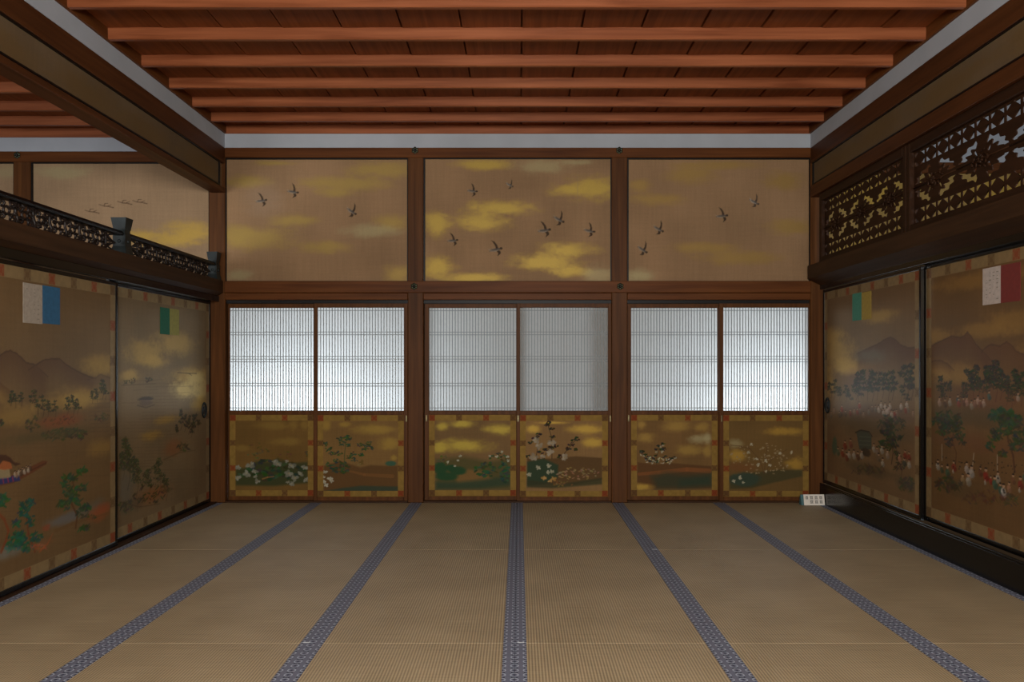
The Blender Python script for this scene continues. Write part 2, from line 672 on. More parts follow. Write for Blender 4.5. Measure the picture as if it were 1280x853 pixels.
    def person(s, x, y, h, robe, a=0.85):
        s.blob(x, y - h * .32, h * .17, h * .34, robe, a * .9, random.uniform(-.15, .15), .4)
        s.blob(x - h * .08, y - h * .5, h * .13, h * .12, robe, a * .8, .4, .3)
        s.blob(x + h * .1, y - h * .18, h * .16, h * .2, [q * .75 for q in robe], a * .7, .3, .2)
        s.blob(x, y - h * .78, h * .1, h * .11, (176, 140, 110), a)
        s.blob(x, y - h * .9, h * .1, h * .07, (34, 28, 26), a)

    def bird(s, x, y, k=1.0, flip=1, tilt=0.0, dark=(58, 46, 38), pale=(150, 136, 118), a=0.9):
        cs, sn = math.cos(tilt), math.sin(tilt)

        def p(dx, dy):
            dx *= flip
            return (x + k * (dx * cs - dy * sn), y + k * (dx * sn + dy * cs))
        s.blob(*p(-1, 2), 3.6 * k, 2.0 * k, pale, a * .5, 0, .2)
        grey = [q * .45 + 60 for q in dark]
        s.poly([p(-7, -7.5), p(-3, -6.6), p(.5, -3.6), p(3, .6), p(.4, 2), p(-1.5, -2.5), p(-4, -5)], dark, a)
        s.poly([p(2.2, .5), p(5.6, 2.6), p(6.2, 4.4), p(3.2, 8.4), p(3.4, 5), p(1.4, 3)], dark, a)
        s.poly([p(-6.6, 5), p(-5.6, 2.4), p(-1, .4), p(4.4, -1.4), p(4.6, .8), p(0, 3.2)], grey, a * .95)
        s.stroke([p(-5.5, 4.2), p(-1, 3.4), p(3, 1.4)], 1.0 * k, 1.2 * k, pale, a * .7)
        s.blob(*p(5.4, -1), 1.5 * k, 1.3 * k, dark, a)
        s.stroke([p(-5, 3), p(-8, 3)], 1.2 * k, .7 * k, pale, a * .7)

    def flower(s, x, y, r, col=(206, 196, 176), a=0.9, petals=5):
        t0 = random.random() * 6.283
        col = [q * .84 for q in col]
        for i in range(petals):
            t = t0 + 6.283 * i / petals + random.uniform(-.5, .5)
            k = random.uniform(.7, 1.25)
            dk = random.uniform(-26, 10)
            s.blob(x + r * .52 * k * math.cos(t), y + r * .40 * k * math.sin(t), r * .56 * k, r * .36 * k, [q + dk for q in col], a, -t, .35)
        s.blob(x, y, r * .22, r * .18, (150, 128, 80), a * .6)

    def mesh(s, name, to3, thick, closed=True):
        """grid sheet of the given thickness; to3 maps (u, v, w) -> xyz with w towards the viewer"""
        nx, ny = s.nx, s.ny
        n = nx * ny
        pts = to3(np.stack([s.U.ravel(), s.V.ravel(), np.zeros(n)], 1))
        back = to3(np.array([[0, 0, -thick], [s.W, 0, -thick], [s.W, s.H, -thick], [0, s.H, -thick]], float))
        i = np.arange(nx - 1)[None, :] + np.arange(ny - 1)[:, None] * nx
        q = np.stack([i, i + 1, i + nx + 1, i + nx], -1).reshape(-1, 4)
        cr = [0, nx - 1, n - 1, n - nx]
        extra = np.array([[n + 3, n + 2, n + 1, n]] + [[cr[a], n + a, n + (a + 1) % 4, cr[(a + 1) % 4]] for a in range(4)])
        q = np.concatenate([q, extra if closed else extra[1:]])
        v = np.concatenate([pts, back])
        me = bpy.data.meshes.new(name)
        me.vertices.add(len(v))
        me.vertices.foreach_set('co', v.ravel().astype(np.float32))
        me.loops.add(q.size)
        me.loops.foreach_set('vertex_index', q.ravel().astype(np.int32))
        me.polygons.add(len(q))
        me.polygons.foreach_set('loop_start', (np.arange(len(q)) * 4).astype(np.int32))
        me.update(calc_edges=True)
        me.validate()
        me.shade_flat()
        col = np.ones((len(v), 4), np.float32)
        col[:n, :3] = lin(np.clip(s.c, 0, 255)).reshape(-1, 3)
        col[:n, 3] = s.g.ravel()
        col[n:, :3] = lin((110, 88, 62))
        col[n:, 3] = 0
        at = me.attributes.new('paint', 'FLOAT_COLOR', 'POINT')
        at.data.foreach_set('color', col.ravel())
        return me


# three families of planes: the back wall, the left side, the right side
S = F_PX / DIST


def bx(px, d=DIST):
    return (px - VX) * d / F_PX


def bz(py, d=DIST):
    return EYE + (VY - py) * d / F_PX


GOLD = (186, 152, 66)
GOLD2 = (190, 142, 62)
PALE = (162, 152, 112)
SILK = (147, 117, 87)

# ------------------------------------------------------------------ the room shell
XL, XR = -2.767, 2.737          # faces of the upper walls
Z_CEIL, Z_BAT = 3.55, 3.475
Z_CB, Z_CT = 3.338, 3.47         # white plaster band
FRONT = -8.7

struct(box('floor', -9.0, 9.0, FRONT - 3.5, 0.30, -0.16, -0.06, 'floorboard'), 'wooden floor under the straw mats')
bm = bmesh.new()
add_box(bm, -2.84, 2.83, FRONT, -5.735, -0.06, 0.0)
struct(obj('floor', bm, 'floorboard'), 'board floor behind the viewer')

# back wall: solid above the screens and at the sides
bm = bmesh.new()
add_box(bm, -8.8, 8.8, 0.075, 0.20, 2.0, 4.6)
add_box(bm, -8.8, -2.85, 0.075, 0.20, -0.06, 2.0)
add_box(bm, 2.85, 8.8, 0.075, 0.20, -0.06, 2.0)
struct(obj('wall_back', bm, 'tanwall'), 'back wall that holds paintings and paper screens')
# side walls nearer than the sliding screens, outer walls of the two neighbouring rooms, front wall with openings
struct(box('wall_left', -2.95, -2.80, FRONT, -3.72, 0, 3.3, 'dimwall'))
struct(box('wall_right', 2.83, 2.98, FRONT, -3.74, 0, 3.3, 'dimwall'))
struct(box('wall_far_left', -8.8, -8.65, FRONT, 0.08, -0.06, 3.6, 'tanwall'))
struct(box('wall_far_right', 8.65, 8.8, FRONT, 0.08, -0.06, 4.6, 'tanwall'))
bm = bmesh.new()
add_box(bm, -8.8, 8.8, FRONT - 0.15, FRONT, 2.75, 4.6)
for x0, x1 in ((-8.8, -7.6), (-3.4, -2.3), (2.3, 3.4), (7.6, 8.8)):
    add_box(bm, x0, x1, FRONT - 0.15, FRONT, -0.06, 2.75)
struct(obj('wall_front', bm, 'tanwall'))


def ceiling(x0, x1, zc, battens):
    bm = bmesh.new()
    pitch = 0.40
    n = int(math.ceil((x1 - x0) / pitch))
    for i in range(n):                      # boards lap over each other, one edge a little lower
        a, b_ = x0 + i * pitch, min(x1, x0 + (i + 1) * pitch - 0.013)
        add_prism(bm, [(a, zc), (b_, zc + 0.006), (b_, zc + 0.022), (a, zc + 0.022)], 1, FRONT, 0.07)
    add_box(bm, x0, x1, FRONT, 0.07, zc + 0.045, zc + 0.06)
    struct(obj('ceiling', bm, 'board'), 'reddish board ceiling with lapped boards')
    for y in battens:
        bm = bmesh.new()
        zb = zc - 0.075
        add_prism(bm, [(y - 0.001, zc + 0.004), (y, zb + 0.006), (y + 0.006, zb), (y + 0.036, zb), (y + 0.042, zb + 0.006), (y + 0.043, zc + 0.004)], 0, x0, x1)
        struct(obj('ceiling_beam', bm, 'batten'), 'thin reddish ceiling batten running across the room')


YB = [4.90, 5.386, 5.862, 6.326, 6.776, 7.19]
YB = [4.90 - 0.485 * k for k in range(8, 0, -1)] + YB
YB = [d - DIST for d in YB]
ceiling(XL - 0.01, XR + 0.01, Z_CEIL, YB)
ceiling(-8.65, XL - 0.12, Z_CEIL - 0.035, YB)
ceiling(XR + 0.13, 8.65, 4.25, YB)

# white plaster band with a cedar moulding above it, round the room
def band(name, x0, x1, y0, y1, z0, z1, m, label=None):
    return struct(box(name, x0, x1, y0, y1, z0, z1, m), label)


n_trim = 0
struct(box('trim_0', -2.95, 2.98, -0.0045, 0.16, -0.12, -0.0005, 'dark_x'))


def trim(x0, x1, y0, y1, z0, z1, m, bev=0.004, label=None):
    global n_trim
    n_trim += 1
    return struct(box('trim_%d' % n_trim, x0, x1, y0, y1, z0, z1, m, None, bev), label)


trim(XL, XR, 0.0, 0.08, Z_CB, Z_CT, 'plaster', 0, 'white plaster band under the ceiling along the back wall')
trim(XL - 0.12, XL, FRONT, 0.0, Z_CB, Z_CT, 'plaster', 0, 'white plaster band under the ceiling on the left')
trim(XR, XR + 0.12, FRONT, 0.0, Z_CB, Z_CT, 'plaster', 0, 'white plaster band under the ceiling on the right')
trim(XL, XR, -0.018, 0.06, Z_CT, Z_CEIL + .01, 'batten', 0.003)
trim(XL - 0.1, XL + 0.02, FRONT, -0.018, Z_CT, Z_CEIL + .01, 'wood_y', 0.003)
trim(XR - 0.02, XR + 0.1, FRONT, -0.018, Z_CT, Z_CEIL + .01, 'wood_y', 0.003)
# the neighbouring room on the left
trim(-8.65, XL - 0.13, 0.0, 0.08, Z_CB - 0.035, Z_CT - 0.035, 'plaster', 0, 'white plaster band in the room on the left')
trim(-8.65, XL - 0.13, -0.018, 0.06, Z_CT - 0.035, Z_CEIL - 0.03, 'batten', 0.003)
# the neighbouring room on the right: a tall white band
trim(XR + 0.15, 8.65, 0.02, 0.08, 3.20, 4.27, 'plaster', 0, 'tall white plaster band in the room on the right')

# pillars and beams of the back wall
P1 = (bx(509.7), bx(529.2))
P2 = (bx(764.6), bx(784.2))
PL = (bx(261), bx(281.2))
PR = (bx(1013.2), bx(1031))
PFL = (bx(16.5), bx(38))
Z_BB = bz(197.2)        # underside of the upper beam
Z_NT, Z_NB = bz(351.8), bz(366.3)   # long rail over the screens
Z_KB = bz(375)          # underside of the head rail
for (a, b_), lab in ((PL, 'cedar corner pillar between left screens and back wall'), (P1, 'cedar pillar left of the middle screens'),
                     (P2, 'cedar pillar right of the middle screens'), (PR, 'cedar corner pillar beside the right screens'),
                     (PFL, 'cedar pillar in the room on the left')):
    struct(box('pillar', a, b_, 0.0, 0.15, 0.0, Z_CB - (0.05 if b_ < -3 else 0.0), 'wood_z', None, 0.006), lab)
trim(PL[1], PR[0], -0.012, 0.10, Z_BB, Z_CB, 'wood_x', 0.004, 'cedar beam under the white band of the back wall')
trim(-8.65, PL[0] - 0.0, -0.012, 0.10, Z_BB - 0.04, Z_CB - 0.035, 'wood_x', 0.004)
trim(3.0, 8.65, -0.012, 0.10, 3.10, 3.20, 'wood_x', 0.004)
trim(PL[1] + .001, PR[0] - .001, -0.022, 0.05, Z_NB, Z_NT, 'wood_x', 0.005, 'long cedar rail above the paper screens')
for a, b_ in ((PL[1], P1[0]), (P1[1], P2[0]), (P2[1], PR[0])):
    trim(a + .001, b_ - .001, -0.004, 0.09, Z_KB, Z_NB - 0.002, 'wood_x', 0.004)
    trim(a + .001, b_ - .001, 0.03, 0.075, bz(379.2), Z_KB, 'edge', 0.0)
    trim(a + .001, b_ - .001, -0.0045, 0.10, -0.10, bz(626.6), 'dark_x', 0.003)
    for e0, e1 in ((a + .001, a + .028), (b_ - .028, b_ - .001)):
        trim(e0, e1, 0.0765, 0.11, bz(626.6), bz(379.2), 'dark_z', 0)

# round bronze nail covers on the timbers
for x, y, lab in ((519, 188.5, 'bronze nail cover on the upper beam above the left-hand middle pillar'),
                  (774, 188.5, 'bronze nail cover on the upper beam above the right-hand middle pillar'),
                  (518, 358.5, 'bronze nail cover on the long rail at the left-hand middle pillar'),
                  (775, 358.5, 'bronze nail cover on the long rail at the right-hand middle pillar'),
                  (22.5, 194.5, 'bronze nail cover on the beam in the room on the left')):
    X, Z = bx(x), bz(y)
    y0 = -0.022 if y > 300 else -0.012
    t = thing('nail_cover', lab, 'metal ornament', (X, y0, Z), 'bronze nail covers on the timbers')
    bm = bmesh.new()
    for i in range(6):
        an = i * math.pi / 3 + math.pi / 6
        add_blob(bm, (X + .020 * math.cos(an), y0 - .003, Z + .020 * math.sin(an)), (.014, .006, .014), 8, 4)
    obj('petal_ring', bm, 'boss', t, True)
    bm = bmesh.new()
    add_blob(bm, (X, y0 - .006, Z), (.014, .012, .014), 10, 6)
    obj('center_knob', bm, 'hole', t, True)

# ------------------------------------------------------------------ tatami mats
XE = [-2.835, -1.91, -0.966, -0.020, 0.924, 1.874, 2.825]
YE = [-0.005, -1.92, -3.82, -5.73]
HW = 0.053
COLS = ['against the left sliding screens', 'second column from the left', 'just left of the central border',
        'just right of the central border', 'second column from the right', 'beside the black sill on the right']
ROWS = ['far row along the back wall', 'middle row', 'near row closest to the viewer']
proto = {}


def heri(y0, y1, x0, x1, zt, nm, parent):
    bm = bmesh.new()
    add_box(bm, x0, x1, y0, y1, zt - .05, zt + .0015)
    bm.verts.ensure_lookup_table()
    uv = [((v.co.x - x0) / (x1 - x0), v.co.y / .051, 0.0) for v in bm.verts]
    o = obj(nm, bm, 'heri', parent)
    at = o.data.attributes.new('cloth_uv', 'FLOAT_VECTOR', 'POINT')
    at.data.foreach_set('vector', np.array(uv, np.float32).ravel())
    return o


for r in range(3):
    for c in range(6):
        x0, x1, y1, y0 = XE[c] + .0006, XE[c + 1] - .0006, YE[r] - .001, YE[r + 1] + .001
        t = thing('tatami_mat', 'straw tatami mat, %s, %s' % (ROWS[r], COLS[c]), 'floor mat', ((x0 + x1) / 2, (y0 + y1) / 2, -.055), 'tatami mats covering the floor')
        bm = bmesh.new()
        add_box(bm, x0 + HW, x1 - HW, y0, y1, -.055, 0.0, .0013)
        obj('rush_surface', bm, 'tatami', t)
        heri(y0, y1, x0, x0 + HW, 0.0, 'cloth_border', t)
        heri(y0, y1, x1 - HW, x1, 0.0, 'cloth_border', t)
        if (r, c) in ((1, 3), (1, 1), (0, 4)):          # a pale seam stitch where two mats meet
            xs = x0 if c != 1 else x1 - HW
            box('seam_thread', xs + .010, xs + HW - .010, y0 + .001, y0 + .007, -.002, .0028, 'thread', t)

# ------------------------------------------------------------------ lattice screens in the back wall
def lower_painting(key, c):
    L = c.leaves
    if key == 'A':
        for q in ((339, 533, 20, 5), (365, 532, 6, 7), (379, 532, 5, 7), (355, 553, 19, 5), (300, 561, 10, 4)):
            c.cloud(*q, (128, 102, 50), .8)
        c.poly([(292, 588), (305, 586), (318, 578), (334, 579), (345, 574), (362, 580), (383, 579), (383, 605), (340, 609), (292, 608)], (50, 58, 36), .85, .03)
        L(338, 590, 44, 14, (44, 62, 40), 90, 3.0)
        L(320, 566, 14, 12, (78, 80, 44), 24, 1.8, .6)
        L(350, 570, 12, 8, (92, 70, 38), 20, 1.5, .5)
        L(381, 567, 3, 5, (70, 70, 42), 8, 1.5, .7)
        c.stroke([(326, 600), (332, 598), (340, 597)], 2, 1.5, (150, 100, 60), .6)
        for x, y, r in ((310, 583, 4.5), (306, 593, 4.5), (316, 591, 3.6), (294, 599, 5), (320, 603, 3.8), (345, 581, 5), (362, 583, 5), (359, 593, 5),
                        (367, 599, 5.6), (379, 586, 4), (374, 594, 3.6), (381, 601, 4), (363, 606, 3.2), (317, 597, 2.6), (295, 586, 3.4), (313, 580, 2.6), (340, 578, 2.6), (356, 578, 2.6), (358, 604, 2.5)):
            c.flower(x, y, r, (150, 148, 130))
    elif key == 'B':
        for q in ((467, 537, 24, 6), (486, 555, 14, 7), (407, 532, 6, 6), (430, 531, 8, 3), (492, 573, 4, 4)):
            c.cloud(*q, (146, 118, 54), .8)
        c.poly([(404, 583), (425, 577), (450, 585), (463, 582), (480, 583), (497, 583), (497, 615), (404, 615)], (88, 62, 36), .85, .02)
        c.stroke([(430, 588), (455, 594), (490, 596)], 2, 5, (120, 80, 44), .6)
        c.poly([(425, 611), (450, 608), (497, 609), (497, 615), (404, 615)], (44, 64, 54), .75, .02)
        for x, y in ((432, 548), (428, 555), (434, 558), (405, 556), (410, 562), (450, 556), (455, 560), (461, 555), (462, 561), (424, 567), (435, 571), (443, 575), (420, 577), (410, 581), (430, 581), (440, 568), (428, 590), (415, 567), (450, 569), (436, 548), (425, 549)):
            L(x, y, 4, 3, (48, 68, 44), 10, 1.5, .8)
        L(424, 585, 12, 8, (50, 66, 44), 30, 2.4, .7)
        c.stroke([(430, 590), (430, 570), (432, 550)], 1.4, .8, (70, 74, 44))
        c.blob(488, 580, 7, 3.2, (40, 84, 70), .8, 0, .3)
        c.flower(450, 580, 4.5, (140, 116, 70), .7)
        for x, y, r in ((406, 591, 2.8), (412, 599, 3), (405, 603, 2.6), (414, 602, 2.5), (407, 607, 2.8), (404, 597, 2.2)):
            c.flower(x, y, r, (196, 192, 170))
    elif key == 'C':
        for q in ((577, 531, 16, 5), (622, 538, 18, 6), (575, 558, 34, 8), (552, 534, 8, 5), (548, 562, 8, 6)):
            c.cloud(*q, (160, 139, 58), .92)
        c.poly([(544, 576), (580, 572), (610, 578), (638, 574), (638, 614), (544, 614)], (74, 72, 42), .8, .05)
        c.poly([(570, 596), (585, 588), (602, 590), (615, 600), (598, 606), (570, 606)], (124, 92, 52), .8, .03)
        c.poly([(544, 604), (575, 604), (610, 600), (638, 596), (638, 608), (600, 612), (544, 613)], (48, 66, 50), .8, .04)
        for x, y, a, b_ in ((550, 587, 8, 8), (572, 590, 10, 5), (558, 597, 13, 5), (563, 586, 6, 4)):
            c.blob(x, y, a, b_, (34, 70, 44), .9, 0, .3)
        L(608, 588, 16, 9, (48, 70, 48), 46, 2.4)
        L(630, 592, 8, 14, (46, 72, 50), 34, 2.4)
        L(624, 573, 12, 6, (54, 68, 40), 22, 1.8)
        L(552, 575, 8, 5, (84, 84, 44), 14, 1.8)
        for x, y, r in ((621, 572, 2), (627, 566, 2), (634, 572, 2), (635, 577, 2), (572, 577, 2), (575, 571, 2), (559, 579, 2), (568, 584, 1.6), (612, 571, 1.6)):
            c.flower(x, y, r, (196, 196, 170))
    elif key == 'D':
        for q in ((732, 537, 22, 6), (743, 554, 14, 6), (666, 536, 9, 6), (690, 529, 20, 2)):
            c.cloud(*q, (170, 138, 60), .88)
        c.poly([(659, 573), (690, 574), (720, 571), (753, 573), (753, 600), (720, 606), (659, 606)], (84, 62, 38), .88, .014)
        c.poly([(659, 578), (680, 574), (698, 582), (697, 598), (680, 606), (659, 608)], (40, 62, 46), .85, .02)
        c.poly([(659, 600), (700, 606), (753, 598), (753, 606), (690, 611), (659, 610)], (54, 56, 38), .8, .02)
        for x, y in ((673, 544), (669, 549), (683, 532), (690, 536), (686, 529), (690, 547), (718, 551), (721, 549), (714, 556), (710, 562), (718, 562), (682, 563), (694, 558), (676, 566), (664, 554), (700, 571), (689, 560), (660, 571)):
            L(x, y, 3.4, 2, (42, 40, 30), 6, 1.7, .9)
        for ln in ([(670, 574), (672, 560), (673, 545)], [(690, 574), (690, 560), (689, 545), (685, 532)], [(700, 574), (710, 562), (720, 550)], [(680, 575), (683, 565), (690, 558)]):
            c.stroke(ln, 1, .8, (58, 46, 34), .8)
        for x, y, r in ((670, 551, 5), (674, 558, 5), (690, 554, 5.4), (687, 566, 4.4), (668, 572, 5.2), (706, 573, 5), (678, 571, 3.2)):
            c.flower(x, y, r, (174, 160, 136))
        for x, y, r in ((673, 585, 3), (686, 583, 3.2), (690, 590, 2.8), (685, 591, 2.6), (661, 594, 3)):
            c.flower(x, y, r, (190, 186, 158))
        for x, y, r in ((680, 598, 3.2), (692, 599, 3.4), (688, 602, 2.8)):
            c.flower(x, y, r, (206, 160, 96))
        L(722, 592, 28, 8, (150, 122, 84), 54, 1.6, .6)
        L(705, 605, 14, 4, (120, 92, 54), 18, 1.4, .6)
    elif key == 'E':
        for q in ((848, 533, 18, 7), (878, 535, 10, 6), (803, 532, 6, 6), (808, 549, 12, 6), (862, 564, 17, 6), (886, 566, 5, 8)):
            c.cloud(*q, (150, 120, 60), .8)
        c.cloud(875, 549, 13, 5, PALE, .7)
        c.cloud(886, 549, 5, 6, PALE, .7)
        c.poly([(798, 579), (820, 582), (840, 580), (891, 584), (891, 612), (798, 612)], (88, 60, 36), .88, .014)
        c.stroke([(800, 594), (825, 592), (860, 588), (888, 590)], 4, 6, (128, 78, 44), .7)
        c.poly([(815, 597), (835, 592), (860, 595), (891, 594), (891, 607), (850, 612), (822, 612)], (54, 60, 46), .8, .07)
        c.poly([(850, 601), (891, 595), (891, 609), (850, 610)], (44, 62, 50), .6, .06)
        c.cloud(803, 610, 12, 4, GOLD, .8)
        for x, y in ((825, 558), (829, 556), (820, 563), (828, 563), (831, 562), (802, 565), (805, 567), (812, 572), (810, 575), (820, 570), (832, 572), (840, 574), (845, 573), (815, 578), (822, 578), (818, 574), (836, 577), (808, 570)):
            L(x, y, 2.6, 1.6, (42, 46, 34), 5, 1.5, .9)
            c.flower(x + random.uniform(-3, 3), y + random.uniform(0, 4), 1.7, (196, 188, 160), .8, 4)
        L(824, 576, 18, 5, (190, 182, 152), 24, 1.2, .7)
        c.stroke([(822, 582), (822, 572), (826, 558)], 1, .8, (60, 50, 36), .7)
    else:
        for q in ((982, 540, 24, 5), (922, 570, 10, 7), (996, 581, 12, 8)):
            c.cloud(*q, (176, 138, 58), .75)
        c.cloud(920, 555, 9, 5, PALE, .6)
        c.wash(928, 585, 20, 6, (112, 70, 40), .6)
        c.poly([(913, 596), (945, 591), (975, 588), (1004, 588), (1004, 596), (968, 604), (940, 611), (913, 612)], (66, 62, 40), .85, .02)
        c.blob(930, 600, 20, 9, (46, 66, 58), .7, 0, .3)
        for _ in range(95):
            t, r = random.random() * 6.283, random.random() ** .6
            x, y = 953 + 40 * r * math.cos(t), 574 + 21 * r * math.sin(t)
            c.flower(x, y, random.uniform(.9, 1.6), (172, 150, 112), .72, 4)
        for ln in ([(956, 592), (950, 575), (935, 558)], [(958, 592), (965, 575), (985, 562)], [(956, 592), (958, 570), (960, 556)], [(914, 557), (925, 558), (940, 562)]):
            c.stroke(ln, .9, .7, (84, 60, 38), .7)
        for x, y, r in ((940, 556, 2), (936, 566, 2), (946, 574, 2), (958, 577, 2.4), (948, 582, 2.4), (963, 582, 2), (990, 566, 2.2), (976, 567, 2), (925, 597, 2.2), (918, 602, 2.6), (930, 604, 2), (926, 599, 1.8), (958, 590, 2.2)):
            c.flower(x, y, r, (200, 190, 160), .85)


def brocade(c, border, step, first_red=True, red=(118, 52, 29), brown=(88, 60, 36), alt=1, ground=(130, 102, 50), gold=.35):
    """olive brocade with alternating red and brown squares; paints the canvas edge to edge"""
    c.c[:] = np.array(ground) * (1 + .10 * (vnoise(c.ny, c.nx, c.H * 40, c.W * 40) - .5))[:, :, None]
    c.g[:] = gold

    def square(u, v, col):
        wn = c.win(u - border * .48, u + border * .48, v - border * .48, v + border * .48)
        if wn is None:
            return
        du, dv = np.abs(c.U[wn] - u) / (border * .5), np.abs(c.V[wn] - v) / (border * .5)
        pat = (np.sin(du * 7) * np.sin(dv * 7) > -.25) & (du < .9) & (dv < .9)
        c.lay(wn, np.where(pat, .85, .45) * (np.maximum(du, dv) < .95), col)
    h = border / 2
    for along, other, flip in ((c.W, c.H, 0), (c.H, c.W, 1)):
        n = max(2, int(round((along - border) / step)))
        st = (along - border) / n
        for i in range(n + 1):
            for side in (0, 1):
                k = (i + side * alt) % 2 if (flip == 0) else (i + side * alt) % 2
                col = red if k == 0 else brown
                a, b_ = h + i * st, (other - h if side == 0 else h)
                square(*((a, b_) if not flip else (b_, other and a)), col)


def ring_mesh(c, name, to3, border, thick):
    """the canvas as a border strip: the inner rectangle is cut away"""
    me = c.mesh(name, to3, thick, False)
    bm = bmesh.new()
    bm.from_mesh(me)
    nv = c.nx * c.ny
    iu = (c.U.ravel() > border) & (c.U.ravel() < c.W - border) & (c.V.ravel() > border) & (c.V.ravel() < c.H - border)
    bm.verts.ensure_lookup_table()
    dead = [bm.verts[i] for i in np.nonzero(iu)[0]]
    bmesh.ops.delete(bm, geom=dead, context='VERTS')
    bm.to_mesh(me)
    bm.free()
    me.update()
    return me


SHOJI = [('A', 284.6, 390.2, 283.2, 393.5, 1, 'lattice screen with white blossoms in dark foliage on its base, by the left corner pillar'),
         ('B', 396.3, 504.6, 392.0, 509.4, 0, 'lattice screen with a tall green leafy plant above brown hills painted on its base'),
         ('C', 535.4, 645.2, 530.0, 648.6, 1, 'lattice screen with bright gold clouds over dark green bushes painted on its base'),
         ('D', 650.0, 760.2, 646.0, 764.3, 0, 'dim grey lattice screen with large white flowers painted on its base'),
         ('E', 789.8, 898.8, 785.0, 902.0, 1, 'lattice screen with a small shrub on a brown bank painted on its base'),
         ('F', 904.6, 1011.6, 899.6, 1012.8, 0, 'lattice screen with faint scattered cream blossoms on its base, by the white sign')]
for key, pa, pb, fa, fb, backtrack, lab in SHOJI:
    yf = 0.045 if backtrack else 0.008        # face of the frame
    yk = yf + 0.030
    t = thing('lattice_screen', lab, 'paper sliding screen', ((bx(fa) + bx(fb)) / 2, yf, bz(626.6)), 'paper lattice screens in the back wall')
    x0, x1, X0, X1 = bx(pa), bx(pb), bx(fa), bx(fb)
    zt, zp, zr, zl, zbm = bz(379.4), bz(384.6), bz(514.0), bz(519.2), bz(621.6)
    z0 = bz(626.6)
    bm = bmesh.new()
    add_box(bm, X0, x0, yf, yk, z0, zt, .002)
    add_box(bm, x1, X1, yf, yk, z0, zt, .002)
    add_box(bm, x0, x1, yf, yk, zp, zt, .002)
    add_box(bm, x0, x1, yf, yk, zl, zr, .002)
    add_box(bm, x0, x1, yf, yk, z0, zbm, .002)
    obj('frame', bm, 'wood_z', t)
    # fine lattice on the room side, paper behind it
    bm = bmesh.new()
    n = 29
    for i in range(1, n + 1):
        xc = x0 + (x1 - x0) * i / (n + 1)
        add_box(bm, xc - .0038, xc + .0038, yf + .0185, yf + .0240, zr, zp)
    for y in (388, 415.1, 418.5, 445.7, 449.1, 452.5, 479.5, 483, 510.6):
        add_box(bm, x0, x1, yf + .0175, yf + .0230, bz(y) - .0032, bz(y) + .0032)
    obj('lattice', bm, 'kumiko', t)
    bm = bmesh.new()                                   # one sheet of translucent paper glued behind the bars
    bm.faces.new([bm.verts.new(v) for v in ((x0, yf + .0245, zr), (x1, yf + .0245, zr), (x1, yf + .0245, zp), (x0, yf + .0245, zp))])
    obj('paper', bm, 'paper', t)
    # painted lower board with brocade border
    W, H = x1 - x0, zl - zbm
    base = {'A': (104, 78, 40), 'B': (118, 90, 52), 'C': (116, 90, 58), 'D': (128, 98, 62), 'E': (112, 84, 50), 'F': (102, 78, 44)}[key]  # grounds toned down to stand in for dimmer light low on the wall
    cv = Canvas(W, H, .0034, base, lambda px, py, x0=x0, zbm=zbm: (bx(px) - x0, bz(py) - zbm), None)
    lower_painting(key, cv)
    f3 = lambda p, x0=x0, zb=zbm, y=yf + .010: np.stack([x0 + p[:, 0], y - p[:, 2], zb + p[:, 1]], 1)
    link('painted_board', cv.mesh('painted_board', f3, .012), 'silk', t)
    cb = Canvas(W, H, .0042, (120, 96, 52), lambda px, py: (0, 0), None)
    brocade(cb, .058, .235, alt=1)
    f3b = lambda p, x0=x0, zb=zbm, y=yf + .0085: np.stack([x0 + p[:, 0], y - p[:, 2], zb + p[:, 1]], 1)
    link('brocade_border', ring_mesh(cb, 'brocade_border', f3b, .058, .0012), 'silk', t)
    # small metal finger plate on a stile
    for xs in {'A': (), 'B': ((x1 + X1) / 2 + .006,), 'C': (X0 + .018,), 'D': (X0 + .012, X1 - .010), 'E': (X0 + .012,), 'F': (X0 + .02,)}[key]:
        box('finger_plate', xs - .006, xs + .006, yf - .002, yf + .004, bz(527.5), bz(519.6), 'brass', t, .001)

